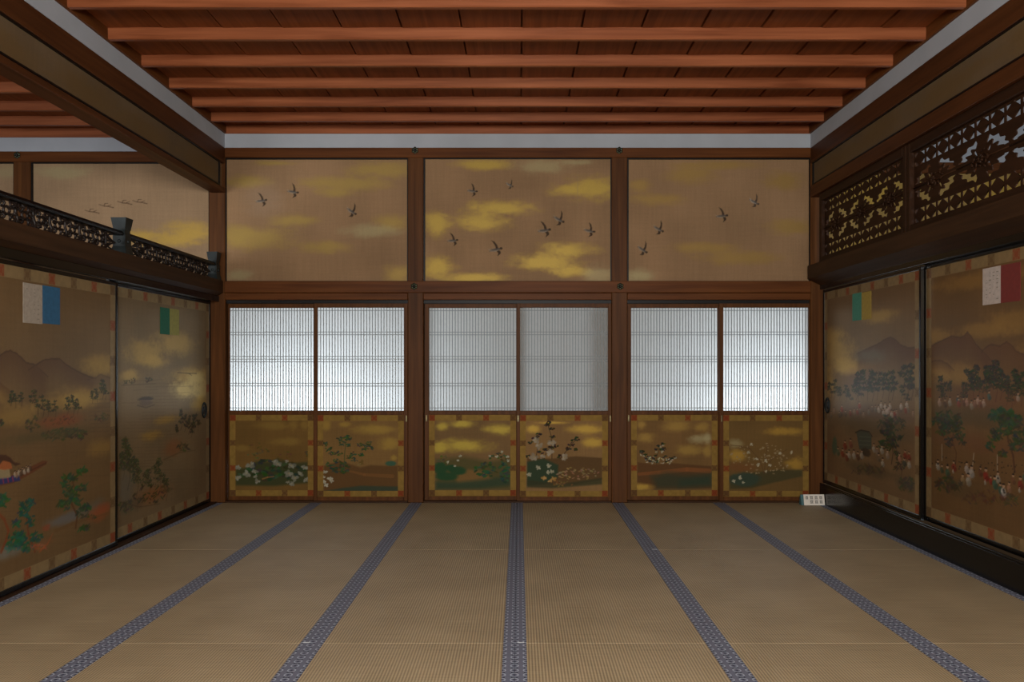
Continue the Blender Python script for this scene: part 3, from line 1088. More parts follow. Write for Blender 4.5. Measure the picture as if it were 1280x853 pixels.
# ------------------------------------------------------------------ paintings above the screens
def upper_painting(key, c):
    if key == 1:
        for q in ((308, 226, 28, 7), (430, 229, 54, 9), (478, 211, 44, 9), (366, 275, 29, 7), (322, 298, 46, 13), (292, 294, 22, 12), (405, 309, 31, 7), (490, 277, 22, 9), (497, 342, 17, 11), (340, 203, 26, 3), (420, 240, 22, 6)):
            c.cloud(*q, (160, 134, 74), .8)
        for q in ((464, 288, 33, 8), (298, 344, 18, 6)):
            c.cloud(*q, PALE, .6)
        c.wash(330, 250, 24, 20, (150, 128, 108), .4)
        c.bird(326, 249, 1.0, 1, .25)
        c.bird(366, 238, 1.0, 1, .55)
        c.bird(440, 263, 1.0, 1, 1.0)
    elif key == 2:
        for q in ((604, 205, 32, 6), (742, 234, 32, 14), (715, 237, 28, 7), (625, 259, 42, 9), (600, 277, 36, 10), (545, 280, 19, 14), (548, 334, 20, 13), (592, 347, 40, 6), (710, 312, 35, 9), (682, 327, 38, 10), (714, 339, 25, 7)):
            c.cloud(*q, (172, 145, 72), .92)
        for q in ((678, 207, 32, 8), (748, 343, 20, 10), (720, 202, 20, 3)):
            c.cloud(*q, PALE, .6)
        c.stroke([(722, 200), (723, 300)], 1.5, 1.5, (150, 126, 92), .35)
        c.bird(591, 237, .9, 1, .5)
        c.bird(638, 230, .7, 1, .9, (70, 60, 52), (160, 152, 138))
        c.bird(566, 299, .95, 1, .3)
        c.bird(620, 310, 1.15, 1, .2)
        c.bird(681, 286, 1.15, 1, .25)
        c.bird(700, 273, 1.05, 1, .9)
        c.bird(738, 287, 1.0, 1, .6)
    elif key == 3:
        for q in ((800, 231, 16, 7), (822, 249, 34, 7), (865, 216, 30, 12), (981, 225, 24, 11), (990, 283, 27, 9), (882, 310, 42, 7), (926, 322, 46, 8), (905, 205, 40, 5)):
            c.cloud(*q, (158, 128, 70), .7)
        c.cloud(800, 344, 18, 8, PALE, .7)
        c.bird(904, 268, 1.05, 1, .3)
        c.bird(945, 251, .95, 1, .9, (72, 60, 52), (170, 164, 152))
        c.bird(825, 285, 1.0, 1, .9)
        c.bird(805, 311, 1.0, 1, 1.0)
    elif key == 4:
        for q in ((238, 290, 34, 13), (175, 296, 22, 9), (215, 300, 30, 8)):
            c.cloud(*q, (180, 148, 76), .95)
        c.cloud(75, 214, 34, 8, PALE, .6)
        for x, y in ((113, 264), (131, 257), (154, 253), (173, 252)):
            c.stroke([(x - 9, y - 2), (x - 3, y), (x + 3, y + .5), (x + 9, y + 2)], .9, 1.2, (86, 66, 52), .8)
            c.stroke([(x - 3, y), (x - 2, y - 3), (x + 2, y - 3.5)], 1.1, .7, (86, 66, 52), .8)
            c.stroke([(x + 2, y), (x + 6, y - 1.6)], 1.1, .7, (86, 66, 52), .7)
    elif key == 5:
        c.cloud(6, 214, 20, 8, PALE, .5)
    elif key == 6:
        for q in ((1090, 240, 60, 20), (1180, 300, 80, 24), (1080, 320, 40, 18), (1250, 240, 50, 18)):
            c.cloud(*q, GOLD, .7)
    else:
        for q in ((1390, 240, 60, 20), (1480, 300, 80, 24)):
            c.cloud(*q, GOLD, .7)


UP = [(1, 282.2, 508.6, 198.8, 351.2, 'gold cloud wall painting with three small brown birds, left of the left pillar'),
      (2, 531.2, 763.4, 198.4, 351.2, 'gold cloud wall painting with seven small birds, between the two middle pillars'),
      (3, 786.0, 1012.2, 198.8, 351.2, 'faint gold cloud wall painting with four birds, beside the right corner pillar'),
      (4, 39.5, 260.0, 204.0, 351.2, 'wall painting of four thin flying cranes in the room on the left'),
      (5, -215.0, 15.5, 204.0, 351.2, 'plain tan wall painting cut off beyond the far left pillar'),
      (6, 1034.0, 1300.0, 216.0, 352.0, 'gold wall painting glimpsed through the carved transom, in the room on the right'),
      (7, 1304.0, 1570.0, 216.0, 352.0, 'gold wall painting glimpsed through the near end of the carved transom')]
for key, pa, pb, ya, yb, lab in UP:
    x0, x1, z1, z0 = bx(pa), bx(pb), bz(ya), bz(yb)
    t = thing('wall_painting', lab, 'painting', ((x0 + x1) / 2, .03, z0), 'gold cloud paintings high on the back wall')
    base = SILK if key < 4 else (150, 124, 96) if key < 6 else (160, 132, 80)
    cv = Canvas(x1 - x0, z1 - z0, .006 if key < 5 else .012, base, lambda px, py, x0=x0, z0=z0: (bx(px) - x0, bz(py) - z0), None)
    upper_painting(key, cv)
    f3 = lambda p, x0=x0, z0=z0: np.stack([x0 + p[:, 0], .028 - p[:, 2], z0 + p[:, 1]], 1)
    link('painted_silk', cv.mesh('painted_silk', f3, .015), 'silk', t)
    bm = bmesh.new()
    e = .018
    for a in ((x0 - e, x0, z0 - e, z1 + e), (x1, x1 + e, z0 - e, z1 + e), (x0, x1, z0 - e, z0), (x0, x1, z1, z1 + e)):
        add_box(bm, a[0], a[1], .012, .05, a[2], a[3])
    obj('lacquer_edge', bm, 'edge', t)

# ------------------------------------------------------------------ painted sliding screens at the sides
def side_map(side, X):
    def L(px, py):
        if side < 0:
            d = F_PX * -X / max(VX - px, 1)
        else:
            d = F_PX * X / max(px - VX, 1)
        return d - DIST, EYE + (VY - py) * d / F_PX
    return L


RED = (128, 52, 40)
WHITE = (158, 148, 132)


def far_left(c):
    g = (190, 156, 92)
    for q in ((182, 440, 22, 14), (192, 452, 16, 8), (220, 430, 24, 13), (240, 470, 26, 10), (163, 470, 12, 8)):
        c.cloud(*q, g, .72)
    for q in ((232, 488, 17, 10), (253, 488, 9, 11), (247, 474, 14, 8)):
        c.cloud(*q, (206, 182, 124), .9)  # gold clouds, paler where glare from the paper screens is painted in
    for q in ((208, 525, 16, 5), (190, 545, 14, 6), (250, 505, 10, 8)):
        c.cloud(*q, (180, 144, 70), .75)
    for y in range(476, 620, 4):
        x = 152 + random.random() * 40
        c.stroke([(x, y), (x + 30 + random.random() * 40, y - 1)], .8, .5, (96, 74, 54), .35)
    c.stroke([(222, 466), (236, 467), (246, 467)], .8, 1.3, (70, 60, 50), .8)
    c.stroke([(236, 467), (240, 469.5)], 1, .7, (70, 60, 50), .8)
    for x, y in ((157, 479), (163, 479), (167, 478), (184, 477), (188, 477)):
        c.leaves(x, y - 2, 2.5, 3.5, (74, 66, 52), 9, 1.2, .7)
    c.stroke([(152, 482), (170, 481), (195, 480)], 1.5, 1, (92, 74, 56), .5)
    c.blob(183, 499, 9, 3, (70, 58, 50), .9, 0, .2)
    c.blob(183, 504, 8, 3.4, (104, 84, 70), .8, 0, .2)
    c.stroke([(172, 507), (183, 510), (194, 506)], 1.6, 1.2, (80, 64, 52), .7)
    c.stroke([(175, 501), (191, 501)], 1, 1, (150, 124, 100), .6)
    for x, y, h in ((226, 538, 24), (231, 540, 20), (236, 543, 22), (243, 542, 22), (248, 538, 19), (222, 544, 12), (239, 547, 16)):
        c.pine(x, y, h, (56, 54, 40), (70, 54, 42), .2, 4, .85)
    c.wash(217, 560, 12, 10, (142, 82, 48), .55)
    c.leaves(229, 560, 8, 6, (66, 68, 46), 26, 1.6, .7)
    c.stroke([(205, 575), (225, 566), (245, 563)], 2, 1, (90, 70, 48), .5)
    for q in ((160, 612, 60, .22), (171, 620, 44, .2), (199, 618, 42, .26), (186, 622, 34, .3), (208, 626, 26, .3), (154, 600, 34, .2)):
        c.pine(q[0], q[1], q[2], (62, 68, 44), (80, 62, 42), q[3], 9, .62, 0.02, .026)
    c.wash(158, 612, 10, 22, (96, 98, 92), .5)
    c.wash(190, 620, 22, 9, (146, 82, 44), .6)
    c.leaves(186, 618, 20, 12, (60, 58, 38), 40, 2.0, .7)
    c.leaves(158, 634, 10, 8, (70, 72, 56), 26, 2.2, .7)
    c.wash(168, 630, 16, 8, (84, 80, 66), .5)
    c.stroke([(150, 628), (175, 634), (200, 630)], 1.4, 1, (80, 62, 42), .6)


def near_left(c):
    for q in ((126, 452, 22, 9), (104, 494, 28, 12), (72, 504, 32, 9), (128, 462, 20, 8), (20, 520, 26, 12), (128, 560, 18, 10), (-40, 500, 60, 14), (-80, 420, 70, 18)):
        c.cloud(*q, (176, 142, 78), .62)
    c.ridge([(-120, 470), (-60, 452), (-25, 446), (0, 444), (5, 440), (13, 438), (22, 442), (33, 452), (45, 456), (60, 470)], 56, (92, 66, 46), .85, (62, 46, 34))
    c.ridge([(36, 462), (45, 456), (55, 450), (65, 448), (75, 448), (83, 455), (92, 460), (105, 467), (120, 473)], 34, (94, 68, 48), .9, (62, 46, 34))
    c.ridge([(110, 474), (120, 472), (126, 468), (132, 470), (142, 474)], 16, (110, 84, 60), .7, (80, 60, 44))
    c.ridge([(-20, 492), (0, 477), (10, 486), (20, 496)], 22, (98, 70, 46), .6)
    c.cloud(108, 500, 22, 9, (186, 152, 86), .6)
    for x, y, h in ((20, 510, 20), (14, 508, 14), (27, 508, 16), (48, 520, 30), (54, 522, 26), (60, 522, 20), (70, 520, 18), (84, 520, 22), (92, 520, 24), (97, 518, 18), (116, 504, 14), (122, 503, 16), (128, 500, 24), (132, 500, 18)):
        c.pine(x, y, h, (54, 58, 38), (74, 56, 40), .3, 4, .8)
    c.wash(78, 526, 24, 8, (146, 78, 46), .7)
    c.leaves(80, 526, 28, 6, (80, 60, 38), 30, 1.6, .5)
    c.leaves(82, 543, 30, 8, (62, 68, 44), 80, 2.2, .75)
    c.wash(60, 545, 60, 6, (84, 78, 52), .5)
    c.leaves(42, 530, 10, 10, (66, 64, 42), 30, 2, .6)
    for y in range(500, 545, 5):
        c.stroke([(112, y), (140, y - 1)], .8, .6, (84, 70, 54), .4)
    c.leaves(128, 522, 10, 6, (72, 70, 50), 24, 1.6, .6)
    c.leaves(1, 528, 4, 6, (60, 62, 40), 10, 2)
    for y in range(556, 690, 5):
        x = -60 + random.random() * 140
        c.stroke([(x, y), (x + 50 + random.random() * 50, y - 2)], .9, .6, (100, 78, 54), .35)
    # roofed pleasure boat
    c.poly([(-46, 612), (-20, 612), (18, 604), (40, 592), (58, 581), (60, 577), (54, 576), (40, 583), (26, 592), (0, 598), (-46, 602)], (108, 66, 44), .9)
    c.stroke([(26, 595), (44, 586), (58, 579)], 1.2, 1.4, (74, 38, 28), .8)
    c.poly([(-46, 606), (24, 594), (26, 601), (-46, 616)], (46, 56, 110), .85)
    for x in range(-44, 22, 6):
        c.stroke([(x, 607 - (x + 44) * .17), (x + 1, 612 - (x + 44) * .17)], 1.8, 1.8, (170, 60, 78), .8)
    c.poly([(-46, 590), (8, 586), (12, 586), (14, 597), (-46, 606)], (160, 146, 110), .8)
    c.poly([(-4, 586), (2, 578), (8, 574), (14, 579), (16, 586), (6, 588)], (170, 98, 58), .9)
    c.poly([(-46, 576), (-20, 568), (8, 569), (14, 573), (18, 578), (27, 580), (20, 583), (12, 578), (4, 576), (-3, 586), (-46, 590)], (78, 52, 40), .92)
    for i in range(9):
        c.person(19 + i * 2.4, 597 - i * 1.1 + (i % 2) * 2, 9, random.choice(((176, 164, 140), (186, 172, 150), (96, 78, 62), (150, 120, 92))))
    # lower shore
    c.wash(84, 648, 24, 7, (108, 112, 116), .7)
    c.wash(118, 636, 16, 10, (104, 108, 104), .5)
    c.wash(124, 641, 14, 9, (160, 82, 46), .7)
    c.wash(130, 634, 9, 6, (150, 76, 48), .45)
    c.stroke([(70, 664), (90, 655), (115, 648), (140, 640)], 5, 3, (112, 82, 50), .5)
    c.leaves(112, 646, 10, 3, (64, 70, 46), 16, 1.6, .6)
    c.stroke([(95, 660), (97, 645), (90, 630), (94, 612), (90, 598)], 4, 2.4, (98, 66, 42), .9)
    for x, y, a, b_, n in ((88, 597, 10, 6, 24), (103, 590, 7, 4, 14), (90, 616, 12, 6, 26), (103, 610, 8, 4, 14), (80, 632, 8, 6, 20), (92, 627, 10, 5, 20), (106, 634, 8, 5, 16), (83, 605, 6, 5, 12), (106, 660, 8, 4, 14)):
        c.leaves(x, y, a, b_, (54, 84, 52), n, 2.6, .85)
    c.leaves(102, 640, 8, 8, (58, 72, 50), 20, 2.2, .7)
    c.stroke([(44, 690), (36, 668), (34, 650), (33, 632)], 4, 2.4, (116, 66, 42), .85)
    for x, y, a, b_, n in ((33, 632, 8, 6, 24), (42, 627, 6, 3, 10), (30, 640, 8, 5, 20), (38, 650, 6, 8, 18), (22, 655, 6, 5, 14)):
        c.leaves(x, y, a, b_, (44, 84, 68), n, 2.4, .85)
    for x, y, a, b_, n in ((20, 676, 14, 10, 44), (32, 684, 10, 6, 26), (12, 684, 8, 6, 20), (46, 672, 8, 6, 20), (26, 670, 8, 6, 18)):
        c.leaves(x, y, a, b_, (40, 86, 68), n, 2.8, .85)
    c.wash(6, 692, 12, 9, (128, 132, 128), .6)
    c.wash(20, 690, 8, 6, (120, 126, 122), .5)
    c.stroke([(-4, 640), (6, 650), (11, 664), (8, 676), (2, 690)], 4, 5, (128, 70, 42), .85)
    c.leaves(4, 626, 10, 8, (44, 84, 62), 30, 2.8, .85)
    c.leaves(-30, 640, 26, 20, (46, 84, 60), 90, 3.2, .8)
    c.wash(50, 682, 14, 6, (138, 88, 58), .5)
    c.blob(58, 660, 5, 4, (150, 78, 54), .7, 0, .7)
    c.stroke([(50, 690), (60, 680), (66, 668)], 3, 1.6, (156, 88, 54), .8)
    c.leaves(48, 684, 12, 5, (170, 92, 60), 16, 2.0, .6)
    c.leaves(-50, 690, 40, 16, (70, 76, 52), 60, 3, .6)


def far_right(c):
    for q in ((1042, 440, 22, 18), (1056, 458, 26, 9), (1040, 420, 14, 10), (1034, 478, 10, 16), (1064, 462, 14, 7), (1142, 462, 12, 10), (1100, 395, 20, 8)):
        c.cloud(*q, (182, 146, 84), .72)
    c.ridge([(1070, 442), (1085, 435), (1100, 428), (1107, 423), (1113, 421), (1120, 425), (1126, 431), (1135, 435), (1142, 434), (1150, 434)], 40, (92, 62, 46), .85, (70, 50, 38))
    c.cloud(1088, 445, 20, 8, (120, 116, 100), .55, None)
    c.wash(1074, 478, 20, 16, (126, 92, 80), .5)
    for x, y, h in ((1042, 500, 24), (1039, 498, 18), (1049, 500, 15), (1057, 503, 20), (1062, 505, 16), (1070, 500, 26), (1076, 498, 30), (1072, 505, 28), (1084, 500, 34), (1090, 502, 36), (1096, 500, 32), (1103, 498, 30), (1110, 500, 32), (1115, 500, 34), (1134, 500, 40), (1139, 500, 42), (1131, 510, 26)):
        c.pine(x, y, h, (46, 50, 38), (88, 64, 50), .26, 4, .85)
    c.wash(1090, 516, 56, 10, (98, 74, 60), .5)
    for i in range(24):
        x = 1034 + i * 4.6 + random.uniform(-1.5, 1.5)
        c.person(x, 520 + random.uniform(-5, 3), 9, random.choice(((150, 120, 100), (140, 60, 48), (110, 90, 76), (96, 84, 72), (120, 110, 96))), .7)
    for x, y in ((1098, 512), (1101, 507), (1106, 509), (1108, 515), (1112, 508), (1114, 518), (1104, 516), (1126, 508), (1133, 506), (1110, 513)):
        c.person(x, y + 4, 10, (190, 172, 154), .85)
    for x, y in ((1074, 508), (1052, 512), (1118, 518)):
        c.person(x, y + 3, 9, (150, 58, 46), .8)
    c.wash(1090, 535, 60, 12, (82, 72, 54), .45)
    c.leaves(1114, 530, 18, 12, (58, 62, 46), 60, 2.4, .6)
    c.pine(1114, 580, 52, (50, 56, 42), (80, 58, 42), .34, 6, .85, -.04)
    c.pine(1126, 600, 34, (56, 58, 44), (80, 58, 42), .3, 4, .7)
    # ox cart with its roof
    c.poly([(1070, 541), (1073, 538), (1084, 539), (1089, 546), (1089, 562), (1074, 562)], (64, 70, 60), .92)
    c.stroke([(1069, 541), (1076, 538), (1086, 540), (1090, 546)], 1.8, 1.6, (40, 36, 32), .9)
    for i in range(3):
        c.stroke([(1074, 546 + i * 5), (1088, 547 + i * 5)], 1, 1, (110, 116, 100), .5)
    c.blob(1082, 566, 6, 5, (52, 44, 38), .8, 0, .2)
    c.stroke([(1076, 575), (1079, 566), (1086, 571)], 1.4, 1, (52, 44, 38), .8)
    for x, y, r in ((1053, 572, RED), (1056, 562, RED), (1061, 574, WHITE), (1067, 574, WHITE), (1063, 560, (130, 74, 60)), (1072, 576, (92, 60, 48)), (1077, 574, WHITE), (1092, 566, WHITE), (1096, 570, (130, 110, 94)),
                    (1102, 568, WHITE), (1103, 584, WHITE), (1098, 578, (110, 92, 74)), (1109, 574, (150, 130, 110)), (1124, 578, (176, 120, 96)), (1131, 574, RED), (1136, 576, RED), (1130, 584, (70, 74, 64)), (1136, 586, WHITE), (1047, 570, (90, 100, 78)), (1058, 577, (120, 60, 48))):
        c.person(x, y, 12, r, .85)
    c.blob(1043, 557, 3, 11, (64, 86, 66), .8, -.2, .3)
    c.wash(1084, 586, 30, 7, (72, 64, 48), .5)
    c.leaves(1085, 588, 22, 6, (70, 64, 46), 50, 2.2, .5)
    c.leaves(1134, 606, 14, 9, (66, 66, 54), 46, 2.4, .6)
    c.wash(1134, 606, 16, 9, (76, 74, 64), .4)


def near_right(c):
    for q in ((1172, 420, 20, 9), (1200, 466, 36, 13), (1170, 460, 16, 12), (1230, 412, 40, 9), (1270, 400, 40, 14), (1330, 440, 60, 16), (1220, 350, 60, 10)):
        c.cloud(*q, (170, 130, 72), .6)
    c.ridge([(1160, 434), (1168, 429), (1175, 426), (1183, 423), (1190, 420), (1200, 422), (1205, 419), (1209, 414), (1214, 420), (1220, 430), (1226, 436), (1240, 452)], 44, (96, 64, 44), .88, (66, 46, 34))
    c.ridge([(1226, 440), (1231, 434), (1238, 430), (1250, 432), (1258, 426), (1264, 431), (1270, 439), (1282, 444), (1330, 430), (1370, 450)], 44, (98, 66, 46), .8, (70, 50, 38))
    c.ridge([(1160, 454), (1168, 450), (1176, 450), (1184, 454), (1192, 462)], 14, (96, 66, 44), .7, (78, 54, 40))
    for x, y, h in ((1178, 500, 28), (1176, 504, 20), (1186, 496, 18), (1216, 500, 36), (1222, 502, 42), (1228, 500, 26), (1236, 500, 40), (1244, 502, 48), (1250, 500, 36), (1258, 506, 34), (1268, 505, 40), (1276, 508, 36), (1284, 510, 50), (1300, 510, 52), (1206, 508, 28), (1264, 512, 26)):
        c.pine(x, y, h, (48, 52, 38), (92, 60, 46), .3, 5, .82)
    c.wash(1240, 500, 60, 16, (110, 70, 52), .4)
    for x, y, r in ((1174, 508, (170, 140, 120)), (1181, 510, (86, 62, 48)), (1187, 508, WHITE), (1197, 505, (60, 84, 88)), (1198, 509, (150, 70, 60)), (1208, 508, (176, 130, 110)), (1214, 512, WHITE), (1222, 506, (184, 150, 130)), (1229, 509, (176, 150, 134)), (1225, 510, (120, 80, 64)), (1236, 500, (66, 94, 90)), (1204, 508, (110, 74, 58)), (1218, 510, (140, 100, 84)), (1272, 502, (166, 146, 130))):
        c.person(x, y, 12, r, .8)
    c.wash(1220, 522, 80, 12, (80, 70, 50), .5)
    for q in ((1184, 522, 16, 8, 46), (1190, 534, 14, 6, 30), (1172, 527, 8, 5, 18)):
        c.leaves(*q[:4], (54, 62, 40), q[4], 2.6, .8)
    for q in ((1250, 518, 16, 7, 50), (1258, 524, 18, 7, 50), (1264, 530, 12, 5, 30)):
        c.leaves(*q[:4], (48, 70, 48), q[4], 3.0, .85)
    # lower grove and procession
    c.wash(1220, 555, 80, 10, (112, 72, 52), .4)
    c.stroke([(1194, 582), (1195, 566), (1190, 552), (1192, 535)], 2.4, 2, (92, 60, 44), .85)
    for x, y, a, b_, n in ((1186, 535, 12, 6, 30), (1178, 541, 8, 3, 16), (1198, 545, 8, 5, 18), (1186, 553, 5, 6, 12), (1202, 553, 5, 3, 8), (1192, 528, 10, 5, 20)):
        c.leaves(x, y, a, b_, (56, 62, 44), n, 2.4, .85)
    c.stroke([(1268, 590), (1266, 570), (1260, 552), (1258, 538)], 4, 3, (84, 56, 42), .85)
    for x, y, a, b_, n in ((1250, 540, 14, 5, 36), (1238, 558, 6, 5, 16), (1265, 535, 16, 8, 46), (1272, 556, 12, 8, 40), (1254, 568, 6, 4, 14), (1280, 548, 12, 10, 40), (1244, 548, 8, 4, 18), (1258, 525, 14, 6, 30)):
        c.leaves(x, y, a, b_, (58, 66, 46), n, 2.6, .85)
    for pts in ([(1177, 556), (1177, 576)], [(1217, 567), (1215, 586)], [(1246, 569), (1246, 588)]):
        c.stroke(pts, 1.2, 1.2, (190, 178, 158), .8)
    for x, y, h, r in ((1172, 588, 14, WHITE), (1177, 592, 12, (66, 76, 56)), (1184, 596, 15, (64, 88, 66)), (1192, 590, 15, RED), (1191, 592, 6, WHITE), (1208, 592, 15, (160, 148, 138)), (1214, 598, 17, (160, 152, 142)), (1210, 608, 17, (156, 146, 130)),
                       (1203, 606, 14, (150, 124, 86)), (1232, 602, 18, (136, 48, 38)), (1238, 606, 12, (140, 50, 40)), (1231, 606, 7, WHITE), (1243, 612, 18, (64, 92, 76)), (1247, 604, 15, WHITE), (1250, 618, 15, (60, 84, 72)),
                       (1254, 622, 18, (172, 166, 156)), (1261, 616, 14, (150, 110, 84)), (1275, 612, 17, RED), (1274, 616, 8, WHITE), (1225, 596, 13, (104, 66, 48)), (1266, 606, 14, (120, 80, 58)), (1280, 602, 13, (70, 92, 76)), (1288, 618, 16, WHITE), (1296, 612, 16, RED)):
        c.person(x, y, h, r, .9)
    for x, y in ((1172, 580), (1254, 613), (1247, 598), (1255, 616)):
        c.blob(x, y, 1.4, 1.6, (50, 46, 44), .8)
    for _ in range(40):
        x = random.uniform(1164, 1300)
        c.blob(x, 576 + (x - 1164) * .09 + random.uniform(-6, 8), .9, .9, (44, 34, 30), .8)
    c.leaves(1186, 606, 16, 10, (58, 56, 42), 60, 2.6, .7)
    c.leaves(1230, 622, 30, 9, (84, 60, 44), 60, 2.4, .5)
    c.wash(1200, 612, 24, 12, (74, 64, 46), .4)
    c.leaves(1262, 626, 10, 9, (72, 64, 46), 30, 2.4, .5)


def side_screen(side, X, y0, y1, z0, z1, painter, base, lab, slips, handle_far, name='painted_sliding_screen'):
    t = thing(name, lab, 'sliding screen', (X, (y0 + y1) / 2, z0), 'painted gold sliding screens at the sides')
    sgn = -side                                   # towards the room
    fr = .024
    L = side_map(side, X)
    ya, yb, za, zb = y0 + fr, y1 - fr, z0 + fr + .01, z1 - fr
    W, H = yb - ya, zb - za
    if side < 0:
        px = lambda x, y: (L(x, y)[0] - ya, L(x, y)[1] - za)
        f3 = lambda p, o=0.0: np.stack([X + sgn * (p[:, 2] - .002 + o), ya + p[:, 0], za + p[:, 1]], 1)
    else:
        px = lambda x, y: (yb - L(x, y)[0], L(x, y)[1] - za)
        f3 = lambda p, o=0.0: np.stack([X + sgn * (p[:, 2] - .002 + o), yb - p[:, 0], za + p[:, 1]], 1)
    cv = Canvas(W, H, .0055, base, px, None)
    cv.g[:] = .4                                  # gold-dusted ground
    painter(cv)
    link('painted_silk', cv.mesh('painted_silk', f3, .018), 'silk_gloss', t)
    cb = Canvas(W, H, .0055, base, px, None)
    brocade(cb, .072, .26, red=(134, 62, 38), brown=(100, 76, 50), ground=tuple(np.array((150, 130, 92)) * .62 + np.array(base) * .38), gold=.25)
    link('brocade_border', ring_mesh(cb, 'brocade_border', lambda p: f3(p, .0012), .072, .001), 'silk_gloss', t)
    bm = bmesh.new()
    xa, xb = sorted((X - sgn * .022, X + sgn * .006))
    add_box(bm, xa, xb, y0, ya, z0, z1, .003)
    add_box(bm, xa, xb, yb, y1, z0, z1, .003)
    add_box(bm, xa, xb, ya, yb, z0, za, .003)
    add_box(bm, xa, xb, ya, yb, zb, z1, .003)
    obj('lacquer_frame', bm, 'lacquer', t)
    for pts, col, nm, lb in slips:
        P = [L(*p) for p in pts]
        q = [min(p[0] for p in P), max(p[0] for p in P), sum(sorted(p[1] for p in P)[:2]) / 2, sum(sorted(p[1] for p in P)[2:]) / 2]
        bm = bmesh.new()
        xs = sorted((X - sgn * .001, X + sgn * .0012))
        add_box(bm, xs[0], xs[1], q[0], q[1], q[2], q[3])
        if 'white' in lb:                          # brushed writing, a few grey columns of strokes
            for k in range(4):
                yy = q[0] + (q[1] - q[0]) * (.18 + .2 * k)
                zz = q[3] - .03
                while zz > q[2] + .03:
                    h = random.uniform(.008, .022)
                    if random.random() < .7:
                        n0 = len(bm.faces)
                        xw = sorted((X + sgn * .0012, X + sgn * .0016))
                        dy = random.uniform(.003, .012)
                        add_box(bm, xw[0], xw[1], yy - dy, yy + dy, zz - h * .35, zz)
                        bm.faces.ensure_lookup_table()
                        for f in bm.faces[n0:]:
                            f.material_index = 1
                    zz -= h + .008
        o = obj(nm, bm, flat('paper_slip', col, .75, 0, .05, 40), t)
        o.data.materials.append(M['slip_ink'])
        o['label'] = lb
    if handle_far is not None:
        hx, hy = handle_far
        yy, zz = L(hx, hy)
        bm = bmesh.new()
        for ry, rz, x_, seg in ((.056, .074, .0, 28),):
            prof = [(1.0, 0.0), (1.0, .006), (.92, .010), (.80, .008), (.62, -.004), (.3, -.006)]
            rings = []
            for k, hgt in prof:
                rings.append([bm.verts.new((X + sgn * hgt, yy + ry * k * math.cos(2 * math.pi * i / seg), zz + rz * k * math.sin(2 * math.pi * i / seg))) for i in range(seg)])
            fs = [bm.faces.new([rings[r][i], rings[r][(i + 1) % seg], rings[r + 1][(i + 1) % seg], rings[r + 1][i]]) for r in range(len(rings) - 1) for i in range(seg)]
            fs.append(bm.faces.new(rings[-1]))
            bmesh.ops.recalc_face_normals(bm, faces=fs)
        h = obj('pull_handle', bm, 'iron', t, True)
        h['label'] = 'oval dark metal pull handle'
        bm = bmesh.new()
        add_blob(bm, (X + sgn * .001, yy, zz), (.006, .026, .038), 14, 8)
        obj('handle_boss', bm, 'hole', h, True)
    return t


M['slip_ink'] = flat('faded_ink', (140, 130, 118), .8, 0, .05)

XLN, XLF, XRN, XRF = -2.865, -2.900, 2.890, 2.855
side_screen(-1, XLF, -1.88, -0.012, 0.012, 1.888, far_left, (126, 106, 78),
            'painted sliding screen of a misty lake and pines, with green and yellow paper slips',
            [([(200.3, 383.7), (211.9, 386), (211.9, 418.5), (200.3, 417.8)], (20, 100, 74), 'paper_slip', 'green paper slip'),
             ([(212.0, 385.5), (223.8, 388), (223.8, 419.5), (212.0, 418.8)], (150, 146, 74), 'paper_slip', 'yellow-green paper slip')], (255, 513))
side_screen(-1, XLN, -3.68, -1.835, 0.012, 1.884, near_left, (118, 93, 62),
            'painted sliding screen of a roofed boat and teal pines, with white and blue paper slips',
            [([(28.8, 353.4), (52.8, 356.6), (52.8, 405), (28.8, 404)], (164, 152, 136), 'paper_slip', 'white paper slip with brushed writing'),
             ([(53.0, 357), (74.8, 360), (74.8, 405.6), (53.0, 405)], (42, 94, 130), 'paper_slip', 'bright blue paper slip')], None)
side_screen(1, XRF, -1.855, -0.012, 0.192, 1.998, far_right, (122, 96, 68),
            'painted sliding screen of an ox cart and pines, with teal and yellow paper slips',
            [([(1065.6, 368), (1077, 365.5), (1077, 400.5), (1065.6, 401.2)], (64, 132, 108), 'paper_slip', 'teal paper slip'),
             ([(1077.1, 365.5), (1089, 364.5), (1089, 399), (1077.1, 400)], (164, 138, 54), 'paper_slip', 'yellow paper slip')], (1034.6, 507))
side_screen(1, XRN, -3.70, -1.83, 0.192, 2.002, near_right, (112, 84, 54),
            'painted sliding screen of red and white robed walkers, with white and red paper slips',
            [([(1228.5, 335.5), (1251, 333), (1251, 379.5), (1228.5, 381.5)], (188, 174, 164), 'paper_slip', 'white paper slip with brushed writing'),
             ([(1251.1, 332), (1275.7, 327.5), (1275.7, 376), (1251.1, 379)], (116, 42, 36), 'paper_slip', 'red paper slip')], None)

# ------------------------------------------------------------------ timbers of the left side
YS0, YS1 = -3.72, -0.001
trim(-2.93, -2.84, YS0, YS1, 0.0, 0.011, 'dark_y', 0.0, 'wooden track under the left sliding screens')
trim(-2.94, -2.82, FRONT, YS1, 1.890, 1.945, 'lacquer', 0.002, 'black lacquered head track over the left sliding screens')


def nageshi(xw, xf, ztop, zmid, zbot, y0, y1, m, label):
    """long rail with a slanted underside; xw at the wall, xf the proud face"""
    global n_trim
    n_trim += 1
    xi = xf + (xw - xf) * .62
    bm = bmesh.new()
    add_prism(bm, [(xw, ztop), (xf, ztop), (xf, zmid), (xi, zbot), (xw, zbot)], 1, y0, y1)
    return struct(obj('trim_%d' % n_trim, bm, m), label)


nageshi(-2.94, -2.775, 2.085, 1.975, 1.915, FRONT, -0.03, 'dark_y', 'long brown rail above the left sliding screens')
